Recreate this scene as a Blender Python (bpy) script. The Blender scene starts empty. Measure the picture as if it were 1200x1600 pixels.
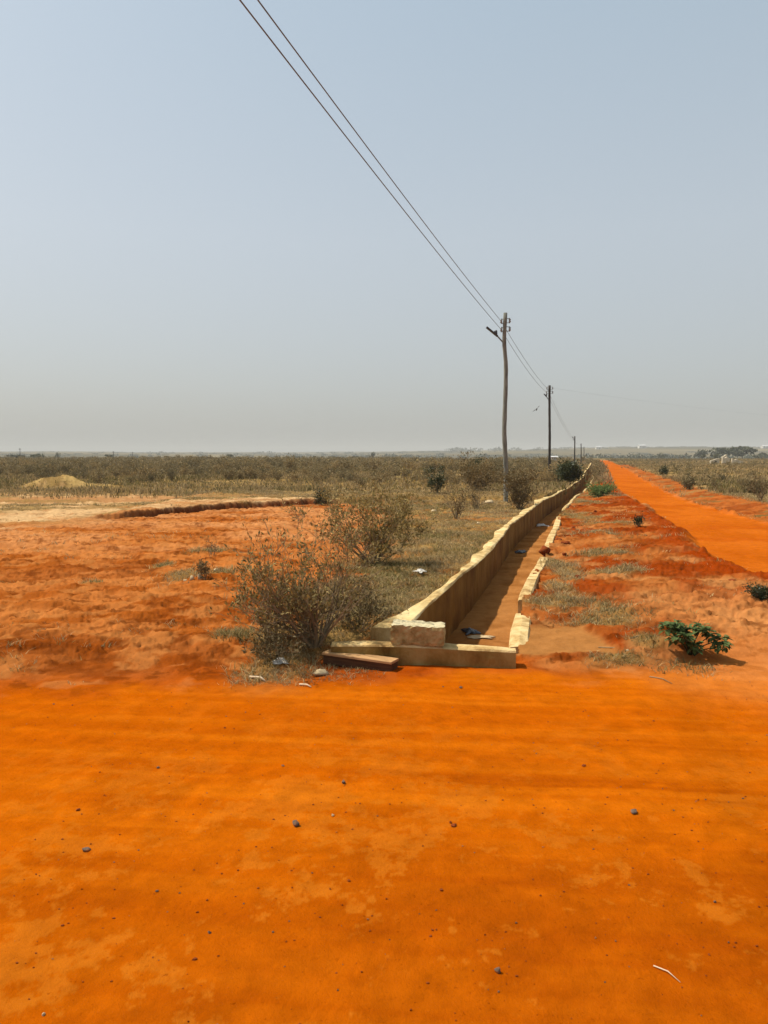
import bpy, math, random
import numpy as np
from mathutils import Vector, Matrix

# ------------------------------------------------------------------ scene, camera, light
S = bpy.context.scene
COL = S.collection
PX = 1156.0            # focal length in pixels of the 1200x1600 photograph
CAMH = 1.65
PITCH = math.radians(4.4)
cam_d = bpy.data.cameras.new('camera')
cam = bpy.data.objects.new('camera', cam_d)
COL.objects.link(cam)
cam_d.sensor_fit = 'VERTICAL'
cam_d.sensor_height = 36.0
cam_d.lens = 36.0 * PX / 1600.0
cam_d.clip_start = 0.05
cam_d.clip_end = 20000
cam.location = (0, 0, CAMH)
cam.rotation_euler = (math.pi / 2 - PITCH, 0, 0)
S.camera = cam

SUN_EL, SUN_AZ = math.radians(57), math.radians(-70)      # azimuth clockwise from +Y
world = bpy.data.worlds.new('World')
S.world = world
world.use_nodes = True
wn = world.node_tree
bg = wn.nodes['Background']
sky = wn.nodes.new('ShaderNodeTexSky')
sky.sky_type = 'NISHITA'
sky.sun_disc = False
sky.sun_elevation = SUN_EL
sky.sun_rotation = SUN_AZ
sky.air_density = 1.0
sky.dust_density = 4.0
sky.ozone_density = 1.0
hsv = wn.nodes.new('ShaderNodeHueSaturation')
hsv.inputs['Saturation'].default_value = 0.85
wn.links.new(sky.outputs[0], hsv.inputs['Color'])
# the dust laden harmattan air evens the sky out: part of it is one pale tone
mixw = wn.nodes.new('ShaderNodeMix')
mixw.data_type = 'RGBA'
mixw.inputs[0].default_value = 0.72
tcw = wn.nodes.new('ShaderNodeTexCoord')
sepw = wn.nodes.new('ShaderNodeSeparateXYZ')
wn.links.new(tcw.outputs['Generated'], sepw.inputs[0])
airw = wn.nodes.new('ShaderNodeValToRGB')
els = airw.color_ramp.elements
els[0].position, els[0].color = 0.0, (.665, .68, .655, 1)
els[1].position, els[1].color = 0.62, (.535, .715, .84, 1)
e_ = els.new(.27)
e_.color = (.725, .80, .835, 1)
wn.links.new(sepw.outputs['Z'], airw.inputs[0])
sclw = wn.nodes.new('ShaderNodeVectorMath')
sclw.operation = 'SCALE'
sclw.inputs['Scale'].default_value = 4.0
wn.links.new(airw.outputs[0], sclw.inputs[0])
wn.links.new(sclw.outputs[0], mixw.inputs[7])
wn.links.new(hsv.outputs[0], mixw.inputs[6])
wn.links.new(mixw.outputs[2], bg.inputs[0])
bg.inputs[1].default_value = 0.15

sun_d = bpy.data.lights.new('sun', 'SUN')
sun_d.energy = 4.7
sun_d.angle = math.radians(1.5)      # the dusty air widens the sun's disc
sun_d.color = (1.0, 0.93, 0.80)
sun = bpy.data.objects.new('sun', sun_d)
COL.objects.link(sun)
sdir = Vector((math.sin(SUN_AZ) * math.cos(SUN_EL), math.cos(SUN_AZ) * math.cos(SUN_EL), math.sin(SUN_EL)))
sun.rotation_euler = sdir.to_track_quat('Z', 'Y').to_euler()
sun.location = sdir * 60

S.view_settings.view_transform = 'Standard'
S.view_settings.look = 'None'
S.view_settings.gamma = 1
S.view_settings.exposure = 0.30
S.render.engine = 'CYCLES'
S.cycles.use_denoising = True
S.cycles.max_bounces = 6
S.cycles.transparent_max_bounces = 8
S.cycles.volume_bounces = 0

rnd = random.Random(7)
rng = np.random.default_rng(11)

# ------------------------------------------------------------------ projection helpers (layout only)
CP, SP = math.cos(PITCH), math.sin(PITCH)


def ray(x, y):
    u, v = (x - 600) / PX, (800 - y) / PX
    return u, CP + v * SP, -SP + v * CP


def P(x, y, z=0.0):
    dx, dy, dz = ray(x, y)
    t = (z - CAMH) / dz
    return t * dx, t * dy


def PD(x, y, Y):
    dx, dy, dz = ray(x, y)
    t = Y / dy
    return Vector((t * dx, Y, CAMH + t * dz))


# ------------------------------------------------------------------ numpy noise
def hsh(ix, iy, seed):
    h = (ix.astype(np.int64) * 374761393 + iy.astype(np.int64) * 668265263 + seed * 1442695041) & 0xFFFFFFFF
    h = ((h ^ (h >> 13)) * 1274126177) & 0xFFFFFFFF
    h = ((h ^ (h >> 16)) * 2246822519) & 0xFFFFFFFF
    return ((h ^ (h >> 15)) & 0xFFFF) / 65535.0 * 2 - 1


def vn(x, y, seed):
    x0, y0 = np.floor(x), np.floor(y)
    fx, fy = x - x0, y - y0
    fx = fx * fx * (3 - 2 * fx)
    fy = fy * fy * (3 - 2 * fy)
    a, b = hsh(x0, y0, seed), hsh(x0 + 1, y0, seed)
    c, d = hsh(x0, y0 + 1, seed), hsh(x0 + 1, y0 + 1, seed)
    return (a + (b - a) * fx) * (1 - fy) + (c + (d - c) * fx) * fy


def fbm(x, y, seed, oct=4, gain=0.5):
    s, a, t = 0.0, 1.0, 0.0
    for i in range(oct):
        s = s + a * vn(x * 2 ** i + 13.7 * i, y * 2 ** i - 7.3 * i, seed + i * 17)
        t += a
        a *= gain
    return s / t * 1.4


def ss(a, b, x):
    t = np.clip((x - a) / (b - a), 0, 1)
    return t * t * (3 - 2 * t)


def lerp(a, b, t):
    return a + (b - a) * t


# ------------------------------------------------------------------ plan of the place
CROSS_X = [-30, -2.6, -1.3, -0.4, 0.1, 1.0, 1.9, 2.6, 4, 8, 30]
CROSS_Y = [5.0, 5.0, 5.15, 5.35, 5.5, 5.45, 5.45, 5.75, 6.3, 6.5, 6.7]
RL_Y = [6.0, 6.4, 7.0, 8.0, 9.35, 12.0, 14.9, 17.3, 21.4, 25.8, 32.3, 54.5, 106, 215, 330]
RL_X = [12.0, 8.2, 6.3, 5.35, 4.95, 5.08, 6.03, 6.66, 7.57, 8.7, 10.1, 16.4, 31.6, 61.5, 93]
RR_Y = [6.0, 7.0, 9.0, 12.0, 18.3, 24.8, 32.3, 46.5, 106, 215, 330]
RR_X = [22, 15, 11, 9.7, 9.4, 10.6, 12.5, 16.6, 34.2, 65.5, 98]
WL_Y = [6.15, 6.47, 9.36, 12.3, 15.4, 22.7, 30, 38.1, 45, 56, 83.8, 110]     # inner top edge of the tall wall
WL_X = [0.17, 0.263, 1.09, 1.88, 2.66, 4.86, 7.25, 9.9, 12.1, 15.2, 23.3, 30.8]
KR_Y = [6.0, 6.3, 8.36, 10.2, 11.8, 15.5, 19.9, 27.1, 38, 56, 110]         # inner top edge of the low wall
KR_X = [1.05, 1.10, 1.52, 2.02, 2.52, 3.5, 4.66, 6.86, 10.5, 15.8, 31.4]


def XWL(Y): return np.interp(Y, WL_Y, WL_X)
def XKR(Y): return np.interp(Y, KR_Y, KR_X)
def XRL(Y): return np.interp(Y, RL_Y, RL_X)
def XRR(Y): return np.interp(Y, RR_Y, RR_X)


SCARP_X = [-12, -6.6, -5.6, -4.6, -2.75, -0.8, 1.0]
SCARP_Y = [16.0, 18.0, 19.6, 21.2, 22.9, 24.0, 25.0]
GX_Y = [5.5, 6.4, 8.0, 10, 13.7, 18, 21, 23, 25, 28]                          # where dry grass takes over from bare red soil
GX_X = [-0.9, -1.0, -0.8, -0.35, 0.1, 0.2, 0.0, -0.9, -3.0, -9]


def blob(px, py, rx, ry, z=0.08):
    X, Y = P(px, py, z)
    return X, Y, rx * Y / PX, max(0.12, ry * Y * Y / (PX * (CAMH - z)))


# patches of dry grass on the verge and the red field (centre, radii in the plan)
GRASS_BLOBS = [blob(*b) for b in (
    (880, 935, 60, 16), (940, 945, 45, 15), (915, 965, 55, 10), (950, 968, 45, 9), (868, 880, 24, 22), (940, 862, 48, 6), (965, 895, 50, 5),
    (897, 802, 26, 12), (905, 780, 18, 7), (955, 818, 40, 4), (965, 1018, 60, 14), (1075, 1030, 62, 14), (1010, 1005, 40, 12),
    (870, 910, 20, 10), (938, 773, 26, 5), (918, 748, 16, 10), (930, 735, 14, 8), (930, 830, 30, 5),
    (285, 900, 26, 7), (258, 882, 12, 8), (340, 897, 30, 6), (145, 912, 14, 3), (365, 992, 36, 8), (410, 1030, 40, 12),
    (330, 862, 30, 4), (1120, 800, 30, 3))]
PALE_BLOBS = [blob(*b) for b in (
    (680, 768, 80, 3), (620, 742, 60, 2), (740, 738, 60, 2.5), (800, 742, 40, 2.5), (690, 745, 60, 2), (560, 770, 60, 3),
    (1130, 745, 60, 1.5), (1100, 763, 24, 3), (1050, 744, 30, 2), (1180, 722, 60, 1.5), (990, 735, 20, 2), (975, 742, 30, 2))]


def blobs(x, y, lst, seed):
    m = np.zeros_like(x)
    n = fbm(x * 2.2, y * 2.2, seed, 3)
    for (bx, by, rx, ry) in lst:
        d = np.sqrt(((x - bx) / rx) ** 2 + ((y - by) / ry) ** 2)
        m = np.maximum(m, 1 - ss(0.25, 1.35, d + n * 0.6))
    return m


def plan(x, y):
    """masks and heights of the ground sheet at plan positions x, y (numpy arrays)"""
    r = np.sqrt(x * x + y * y)
    Yc = np.clip(y, 5.0, 330)
    n1 = fbm(x * 1.3, y * 1.3, 3, 3)
    n2 = fbm(x * 5.0, y * 5.0, 21, 3)
    # --- cross road
    fe = np.interp(x, CROSS_X, CROSS_Y) + 0.20 * n1 + 0.05 * n2
    wd = .30 + .80 * ss(1.8, 3.2, x) - .12 * ss(-.6, -.2, x) * (1 - ss(1.1, 1.5, x))
    cross = 1 - ss(-1, 1, (y - fe + .16 * n2) / wd)
    cross = cross * ss(-4.6, -4.0, y + 0.2 * n1)
    # --- side road
    xl, xr = XRL(Yc), XRR(Yc)
    jag = (0.18 * n1 + 0.06 * n2)
    inl = ss(-0.12, 0.30, (x - xl) + jag)
    inr = 1 - ss(-0.2, 0.35, (x - xr) + jag)
    far_end = 1 - ss(215, 260, y)
    side = inl * inr * ss(5.0, 5.6, y) * far_end
    road = np.maximum(cross, side)
    bankl = ss(-0.75, -0.25, (x - xl) + jag) * (1 - inl) * ss(6.5, 9.5, y) * (1 - ss(60, 100, y))
    wr = np.interp(Yc, [6, 12, 20, 30, 60, 120], [1.0, 2.0, 2.3, 1.8, 1.5, 1.5])
    bankr = (1 - inr) * (1 - ss(wr * 0.75, wr * 1.1, (x - xr) + jag * 1.5)) * ss(6.0, 9, y) * (1 - ss(120, 180, y))
    bankr = bankr * (x > xl)
    # --- drain
    sl = x - XWL(Yc)
    sr = x - XKR(Yc)
    drain = ((sl > -0.08) & (sr < 0.06) & (y > 6.0) & (y < 108)).astype(float)
    left = (sl <= -0.08) & (y > 4.8)
    right_of_road = (x > xr) & (y > 5.5)
    verge = (sr > 0) & (x < xl) & (y > 5.3)
    sand = (1 - ss(0.25, 0.34, np.maximum(np.abs(x - 1.5) - 0.12, np.abs(y - 6.45) * 0.55) + 0.06 * n1 + 0.02 * n2)) * (x > 0.98)
    # --- grass cover
    gx = np.interp(y, GX_Y, GX_X) + 0.5 * n1 + 0.2 * n2
    field_r = ss(-0.35, 0.35, x - gx) * (sl < -0.05)
    scarpY = np.interp(x, SCARP_X, SCARP_Y) + 0.25 * n1
    behind = ss(-0.07, 0.07, y - scarpY + .10 * n2)
    pale_n = fbm(x * 0.35, y * 0.8, 77, 4)
    cover_l = np.maximum(field_r, ss(26, 31, y + 2.5 * pale_n - 1.5 * ss(-8, -20, x)))
    cover_l = np.maximum(cover_l, .9 * ss(.22, .5, fbm(x * .32, y * 1.1, 79, 4)) * ss(18.5, 20.5, y + 1.5 * ss(-6, -9, x)) * np.maximum(behind, ss(-6, -7.5, x)))
    gb = blobs(x, y, GRASS_BLOBS, 55)
    # --- heights
    lump = fbm(x * 2.6, y * 2.6, 31, 4)
    lump2 = np.abs(fbm(x * 1.1, y * 1.6, 41, 4))
    fine = fbm(x * 11, y * 11, 61, 2)
    rut = fbm(x * 0.35 + 0.05 * y, y * 3.4 + 0.22 * x, 91, 3)
    z_road = 0.006 * rut + 0.006 * lump + 0.0025 * fine - 0.03 * ss(7, 14, y)
    z_left = 0.10 * ss(0.0, 1.3, y - fe) + 0.020 * lump * ss(0, .5, y - fe) + 0.018 * (lump2 - .3) + 0.010 * fine
    clod = 1.25 * fbm(x * 4.6, y * 4.6, 141, 5, .7)
    terr = .022 * ss(-.04, .10, fbm(x * 3.3, y * 4.6, 143, 5, .6)) + .015 * ss(.12, .26, fbm(x * 7.0, y * 9.5, 147, 4, .6)) - .018
    pit = ss(.15, .7, fbm(x * 3.1, y * 3.1, 151, 3))
    z_left = z_left + (.018 * clod - .016 * pit + terr) * ss(0.1, .9, y - fe)
    z_left = z_left + 0.17 * behind * (1 - ss(26, 34, y)) * ss(-7.6, -6.2, x) + 0.10 * ss(24, 34, y)
    mnd = np.exp(-(((x - (-14.4)) / 1.15) ** 2 + ((y - 32.6) / 1.1) ** 2) ** 1.2)
    mnd2 = np.exp(-(((x + 12.2) / 1.8) ** 2 + ((y - 32.3) / .8) ** 2))
    z_left = z_left + 0.62 * mnd * (1 + .25 * n1) + .16 * mnd2
    z_verge = 0.02 + 0.10 * ss(0.2, 1.6, sr) + 0.030 * lump + 0.035 * (lump2 - .3) + 0.012 * fine
    z_verge = (z_verge + .020 * clod - .022 * pit + terr) * ss(-0.1, 0.5, y - fe) * (1 - .85 * sand) + 0.012 * sand
    z_verge = z_verge + 0.05 * ss(-1.2, -0.2, (x - xl)) * ss(8, 12, y)
    z_right = 0.14 * ss(0, 2.0, x - xr) + 0.03 * lump + .01 * fine + .03 * clod
    z_drain = np.interp(y, [6, 9, 20, 60], [-0.36, -0.36, -0.34, -0.28]) + 0.018 * lump + 0.004 * fine
    z = np.where(left, z_left, np.where(right_of_road, z_right, z_verge))
    z = np.where(y < 5.0, 0.012 * lump, z)
    apron = ss(-.75, -.45, x) * (1 - ss(1.05, 1.3, x)) * (1 - ss(5.80, 5.95, y)) * ss(4.9, 5.2, y)
    z = lerp(z, .010 * lump + .004 * fine, apron)
    z = lerp(z, z_road, np.clip(road, 0, 1))
    z = np.where(drain > 0, z_drain, z)
    z = np.where((drain == 0) & (sl > -0.16) & (sl < 0) & (y > 6.0) & (y < 108), np.minimum(z, 0.02), z)
    # far country: the plateau drops away, low ridges rise on the horizon
    az = np.arctan2(x, np.maximum(y, 1e-3))
    far = ss(230, 520, r)
    roll = fbm(x * 0.0016, y * 0.0016, 121, 4)
    ridge = ss(900, 2300, r) * (13 + 15 * ss(-0.1, 0.4, az) + 5 * roll) + ss(2300, 3300, r) * 3 - 45 * ss(3500, 5200, r)
    z = z * (1 - far) + far * (-4.5 * ss(230, 700, r) + 1.6 * roll) + ridge
    z = z + 0.35 * fbm(x * 0.02, y * 0.02, 131, 2) * ss(70, 160, r) * (1 - side)
    return dict(z=z, r=r, cross=cross, side=side, road=road, bankl=bankl, bankr=bankr, drain=drain, left=left, verge=verge,
                right=right_of_road, sand=sand, cover=cover_l * left, gb=gb * (1 - drain), behind=behind, n1=n1, n2=n2, lump=lump,
                pale_n=pale_n, rut=rut, fine=fine, terr=terr, mnd=mnd, mnd2=mnd2, scarpY=scarpY, fe=fe, apron=apron, far=far, sl=sl, sr=sr, roll=roll, xr=xr, xl=xl)


def gz(x, y):
    return float(plan(np.array([float(x)]), np.array([float(y)]))['z'][0])


def G(px, py):
    """ground point seen at photo pixel (px, py)"""
    z = 0.1
    for _ in range(8):
        X, Y = P(px, py, z)
        z = gz(X, Y)
    return Vector((X, Y, z))


# ------------------------------------------------------------------ materials
def mat(name, rough=0.9, spec=0.2):
    m = bpy.data.materials.new(name)
    m.use_nodes = True
    b = m.node_tree.nodes['Principled BSDF']
    b.inputs['Roughness'].default_value = rough
    b.inputs['Specular IOR Level'].default_value = spec
    return m, m.node_tree, b


def noise_node(nt, scale, detail=4, rough=0.6, coord='Object', vec=None, mapscale=None):
    n = nt.nodes.new('ShaderNodeTexNoise')
    n.inputs['Scale'].default_value = scale
    n.inputs['Detail'].default_value = detail
    n.inputs['Roughness'].default_value = rough
    tc = nt.nodes.new('ShaderNodeTexCoord')
    if mapscale:
        mp = nt.nodes.new('ShaderNodeMapping')
        mp.inputs['Scale'].default_value = mapscale
        nt.links.new(tc.outputs[coord], mp.inputs[0])
        nt.links.new(mp.outputs[0], n.inputs['Vector'])
    else:
        nt.links.new(tc.outputs[coord], n.inputs['Vector'])
    return n


def ramp(nt, src, stops):
    r = nt.nodes.new('ShaderNodeValToRGB')
    els = r.color_ramp.elements
    while len(els) < len(stops):
        els.new(0.5)
    for e, (p, c) in zip(els, stops):
        e.position = p
        e.color = (*c, 1)
    nt.links.new(src, r.inputs[0])
    return r.outputs[0]


def bump(nt, b, src, strength, dist):
    n = nt.nodes.new('ShaderNodeBump')
    n.inputs['Strength'].default_value = strength
    n.inputs['Distance'].default_value = dist
    nt.links.new(src, n.inputs['Height'])
    nt.links.new(n.outputs[0], b.inputs['Normal'])
    return n


def mixc(nt, a, b_, fac, mode='MIX'):
    m = nt.nodes.new('ShaderNodeMix')
    m.data_type = 'RGBA'
    m.blend_type = mode
    for sock, v in ((m.inputs[6], a), (m.inputs[7], b_)):
        if isinstance(v, tuple):
            sock.default_value = (*v, 1)
        else:
            nt.links.new(v, sock)
    if isinstance(fac, (int, float)):
        m.inputs[0].default_value = fac
    else:
        nt.links.new(fac, m.inputs[0])
    return m.outputs[2]


def noisy(name, stops, scale=6, rough=0.9, spec=0.2, bstr=0.4, bdist=0.01, bscale=None, detail=5, mapscale=None, stain=0):
    m, nt, b = mat(name, rough, spec)
    n = noise_node(nt, scale, detail, mapscale=mapscale)
    nt.links.new(ramp(nt, n.outputs['Fac'], stops), b.inputs['Base Color'])
    if stain:
        n3 = noise_node(nt, stain, 8, .75, mapscale=(1, 1, .55))
        base = b.inputs['Base Color'].links[0].from_socket
        nt.links.new(mixc(nt, base, ramp(nt, n3.outputs['Fac'], [(.36, (.45, .32, .20)), (.47, (.85, .78, .66)), (.56, (1, 1, 1)), (.70, (1.12, 1.14, 1.16))]), .9, 'MULTIPLY'), b.inputs['Base Color'])
    n2 = noise_node(nt, bscale or scale * 4, 6, mapscale=mapscale)
    bump(nt, b, n2.outputs['Fac'], bstr, bdist)
    return m


def attr_mat(name, var=0.35, scale=30, bstr=0.5, bdist=0.012, rough=0.95, spec=0.08, trans=0.0):
    m, nt, b = mat(name, rough, spec)
    a = nt.nodes.new('ShaderNodeAttribute')
    a.attribute_name = 'tone'
    c = a.outputs['Color']
    if var:
        n = noise_node(nt, scale, 8, 0.7)
        v = ramp(nt, n.outputs['Fac'], [(0.25, (1 - var, 1 - var * 1.15, 1 - var * 1.3)), (0.5, (1, 1, 1)), (0.75, (1 + var * 0.6, 1 + var * .8, 1 + var * 1.2))])
        c = mixc(nt, c, v, 1.0, 'MULTIPLY')
        n3 = noise_node(nt, scale * 6, 3, 0.6)
        g = ramp(nt, n3.outputs['Fac'], [(0.27, (.55, .45, .4)), (0.36, (1, 1, 1)), (0.66, (1, 1, 1)), (0.76, (1.25, 1.4, 1.8))])
        c = mixc(nt, c, g, 0.7, 'MULTIPLY')
    nt.links.new(c, b.inputs['Base Color'])
    if bstr:
        n2 = noise_node(nt, scale * 1.2, 10, 0.72)
        bump(nt, b, n2.outputs['Fac'], bstr, bdist)
    if trans:
        t = nt.nodes.new('ShaderNodeBsdfTranslucent')
        nt.links.new(a.outputs['Color'], t.inputs[0])
        ms = nt.nodes.new('ShaderNodeMixShader')
        ms.inputs[0].default_value = trans
        out = nt.nodes['Material Output']
        nt.links.new(b.outputs[0], ms.inputs[1])
        nt.links.new(t.outputs[0], ms.inputs[2])
        nt.links.new(ms.outputs[0], out.inputs[0])
    return m


def leaf_mat(name, c1, c2, trans=0.25, rough=0.7, spec=0.25, obvar=0.25):
    """leaf colour varying per leaf (mesh island) and per plant"""
    m, nt, b = mat(name, rough, spec)
    g = nt.nodes.new('ShaderNodeNewGeometry')
    oi = nt.nodes.new('ShaderNodeObjectInfo')
    c = mixc(nt, c1, c2, g.outputs['Random Per Island'])
    v = ramp(nt, oi.outputs['Random'], [(0, (1 - obvar, 1 - obvar * .9, 1 - obvar * .9)), (0.5, (1, 1, 1)), (1, (1 + obvar * .8, 1 + obvar * .55, 1 + obvar * .3))])
    c = mixc(nt, c, v, 1.0, 'MULTIPLY')
    nt.links.new(c, b.inputs['Base Color'])
    t = nt.nodes.new('ShaderNodeBsdfTranslucent')
    nt.links.new(c, t.inputs[0])
    ms = nt.nodes.new('ShaderNodeMixShader')
    ms.inputs[0].default_value = trans
    nt.links.new(b.outputs[0], ms.inputs[1])
    nt.links.new(t.outputs[0], ms.inputs[2])
    nt.links.new(ms.outputs[0], nt.nodes['Material Output'].inputs[0])
    return m


M = {}
M['soil'] = attr_mat('soil', 0.20, 8, 0.55, 0.05, 1.0, 0.0)
M['grass'] = attr_mat('dry_grass', 0.0, 10, 0, 0, 0.8, 0.15, 0.3)
M['stained_shade'] = noisy('mud_stained_shaded_concrete', [(0.30, (.13, .060, .010)), (0.5, (.215, .108, .020)), (0.7, (.29, .160, .036))], 1.7, 0.92, 0.1, 0.7, 0.014, 22, mapscale=(1, 1, .8), stain=.9)  # mud stain brown with the inner wall's shade worked into the colour
M['end_face'] = noisy('shaded_concrete', [(0.30, (.17, .105, .026)), (0.5, (.27, .175, .052)), (0.7, (.36, .245, .085))], 3.0, 0.92, 0.1, 0.7, 0.014, 24, stain=1.6)  # darker copy of the concrete, the front face's shade painted in
M['block_top'] = noisy('sunlit_block_top', [(0.3, (.44, .36, .20)), (0.7, (.60, .52, .33))], 14, 0.95, 0.1, 0.9, 0.01, 60)  # lighter copy of the block colour, sunlight on the top painted in
M['plank_dark'] = noisy('dark_timber', [(0.3, (.055, .022, .009)), (0.7, (.125, .055, .022))], 5, 0.8, 0.2, 0.4, 0.004, 12, mapscale=(1, 14, 14))  # lower piece of the beam, darker than the top board
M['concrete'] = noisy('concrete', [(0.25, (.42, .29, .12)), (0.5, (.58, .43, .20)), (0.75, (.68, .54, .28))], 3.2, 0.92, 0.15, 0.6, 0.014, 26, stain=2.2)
M['concrete_pale'] = noisy('pale_concrete', [(0.25, (.42, .28, .115)), (0.55, (.57, .41, .19)), (0.8, (.66, .50, .26))], 6, 0.92, 0.15, 0.8, 0.012, 40, stain=3.0)
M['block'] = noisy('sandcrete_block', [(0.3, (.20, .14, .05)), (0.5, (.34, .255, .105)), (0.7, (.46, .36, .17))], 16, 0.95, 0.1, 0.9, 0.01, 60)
M['plank'] = noisy('timber', [(0.3, (.34, .18, .065)), (0.6, (.47, .27, .12)), (0.8, (.55, .34, .17))], 5, 0.8, 0.2, 0.4, 0.004, 12, mapscale=(1, 14, 14))
M['pole_wood'] = noisy('weathered_pole_wood', [(0.3, (.10, .105, .088)), (0.5, (.18, .18, .15)), (0.75, (.29, .29, .245))], 7, 0.85, 0.2, 0.6, 0.01, 20, mapscale=(4, 4, 0.5))
M['pole_dark'] = noisy('dark_pole_wood', [(0.3, (.035, .03, .026)), (0.7, (.075, .065, .055))], 7, 0.85, 0.2, 0.5, 0.01, 20, mapscale=(4, 4, 0.5))
M['metal'] = noisy('dull_metal', [(0.3, (.10, .10, .10)), (0.7, (.18, .18, .18))], 20, 0.5, 0.4, 0.1, 0.002)
M['dark_metal'] = noisy('dark_lamp_metal', [(0.3, (.025, .026, .028)), (0.7, (.05, .05, .055))], 20, 0.5, 0.4, 0.1, 0.002)
M['porcelain'] = noisy('grey_porcelain', [(0.3, (.20, .19, .18)), (0.7, (.30, .29, .27))], 20, 0.35, 0.5, 0.05, 0.002)
M['wire'] = noisy('aluminium_cable', [(0.3, (.10, .12, .14)), (0.7, (.15, .17, .19))], 4, 0.5, 0.4, 0.0, 0.001)
M['twig'] = noisy('dry_twig', [(0.3, (.12, .085, .045)), (0.7, (.30, .22, .125))], 9, 0.9, 0.15, 0.3, 0.003)
M['leaf_olive'] = leaf_mat('dry_olive_leaf', (.125, .095, .026), (.42, .30, .10))
M['leaf_grey'] = leaf_mat('grey_brown_leaf', (.085, .060, .022), (.23, .160, .066))
M['leaf_scrub'] = leaf_mat('scrub_leaf', (.11, .085, .033), (.36, .265, .12), obvar=.5)
M['leaf_green'] = leaf_mat('green_leaf', (.075, .115, .032), (.21, .275, .095), 0.4, 0.75, 0.12)
M['leaf_dark'] = leaf_mat('dark_green_leaf', (.020, .028, .008), (.060, .068, .020), 0.2, 0.55, 0.3)
M['leaf_tree'] = leaf_mat('tree_leaf', (.06, .068, .036), (.14, .138, .075), 0.2)
M['bark'] = noisy('bark', [(0.3, (.05, .04, .028)), (0.7, (.10, .08, .055))], 8)
M['clay'] = noisy('red_clay', [(0.3, (.13, .024, .005)), (0.7, (.26, .060, .014))], 9, 0.95, 0.1, 0.8, 0.02, 24)
M['pebble'] = noisy('grey_pebble', [(0.35, (.06, .040, .028)), (0.5, (.13, .085, .06)), (0.62, (.32, .10, .02))], 30, 0.8, 0.2, 0.6, 0.003)
M['stone_pale'] = noisy('pale_stone', [(0.3, (.35, .25, .13)), (0.7, (.56, .43, .26))], 12, 0.9, 0.15, 0.6, 0.006)
M['plastic_white'] = noisy('white_plastic', [(0.3, (.42, .38, .32)), (0.7, (.60, .57, .51))], 12, 0.4, 0.4, 0.5, 0.01)
M['plastic_black'] = noisy('black_plastic', [(0.3, (.012, .012, .014)), (0.7, (.035, .034, .036))], 12, 0.35, 0.5, 0.5, 0.01)
M['stick'] = noisy('bleached_stick', [(0.3, (.45, .32, .20)), (0.7, (.62, .48, .33))], 16)
M['whitewash'] = noisy('whitewashed_wall', [(0.3, (.62, .58, .50)), (0.7, (.76, .73, .66))], 2)
M['tanwall'] = noisy('bare_block_wall', [(0.3, (.52, .42, .29)), (0.7, (.68, .58, .42))], 2)
M['sheet_roof'] = noisy('sheet_roof', [(0.3, (.45, .44, .43)), (0.7, (.62, .61, .60))], 1.5, 0.5, 0.4)
M['dark_open'] = noisy('dark_opening', [(0.3, (.02, .02, .02)), (0.7, (.04, .04, .04))], 3)
M['feather'] = noisy('dark_feather', [(0.3, (.02, .018, .016)), (0.7, (.05, .045, .04))], 30)


# ------------------------------------------------------------------ object helpers
def link(name, me, m=None, parent=None, smooth=False):
    o = bpy.data.objects.new(name, me)
    COL.objects.link(o)
    if m is not None and not me.materials:
        for k in (m if isinstance(m, (list, tuple)) else [m]):
            me.materials.append(k)
    if parent is not None:
        o.parent = parent
    if smooth:
        me.polygons.foreach_set('use_smooth', [True] * len(me.polygons))
    return o


def tag(o, label=None, cat=None, group=None, kind=None):
    if label: o['label'] = label
    if cat: o['category'] = cat
    if group: o['group'] = group
    if kind: o['kind'] = kind
    return o


def empty(name, loc, label, cat, group=None, rz=0.0):
    o = bpy.data.objects.new(name, None)
    COL.objects.link(o)
    o.empty_display_size = 0.2
    o.location = loc
    o.rotation_euler = (0, 0, rz)
    return tag(o, label, cat, group)


def np_mesh(name, verts, faces, k, tone=None, smooth=False, mats=None, mat_idx=None):
    """verts (N,3), faces (F,k) arrays -> mesh"""
    verts = np.asarray(verts, dtype=np.float32)
    faces = np.asarray(faces, dtype=np.int32)
    me = bpy.data.meshes.new(name)
    me.vertices.add(len(verts))
    me.vertices.foreach_set('co', verts.ravel())
    me.loops.add(faces.size)
    me.loops.foreach_set('vertex_index', faces.ravel())
    me.polygons.add(len(faces))
    me.polygons.foreach_set('loop_start', np.arange(0, faces.size, k, dtype=np.int32))
    me.polygons.foreach_set('loop_total', np.full(len(faces), k, dtype=np.int32))
    if smooth:
        me.polygons.foreach_set('use_smooth', np.ones(len(faces), dtype=bool))
    if tone is not None:
        at = me.attributes.new('tone', 'FLOAT_COLOR', 'POINT')
        c = np.ones((len(verts), 4), dtype=np.float32)
        c[:, :3] = tone
        at.data.foreach_set('color', c.ravel())
    if mats:
        for m_ in mats:
            me.materials.append(m_)
    if mat_idx is not None:
        me.polygons.foreach_set('material_index', np.asarray(mat_idx, dtype=np.int32))
    me.update(calc_edges=True)
    return me


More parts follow.
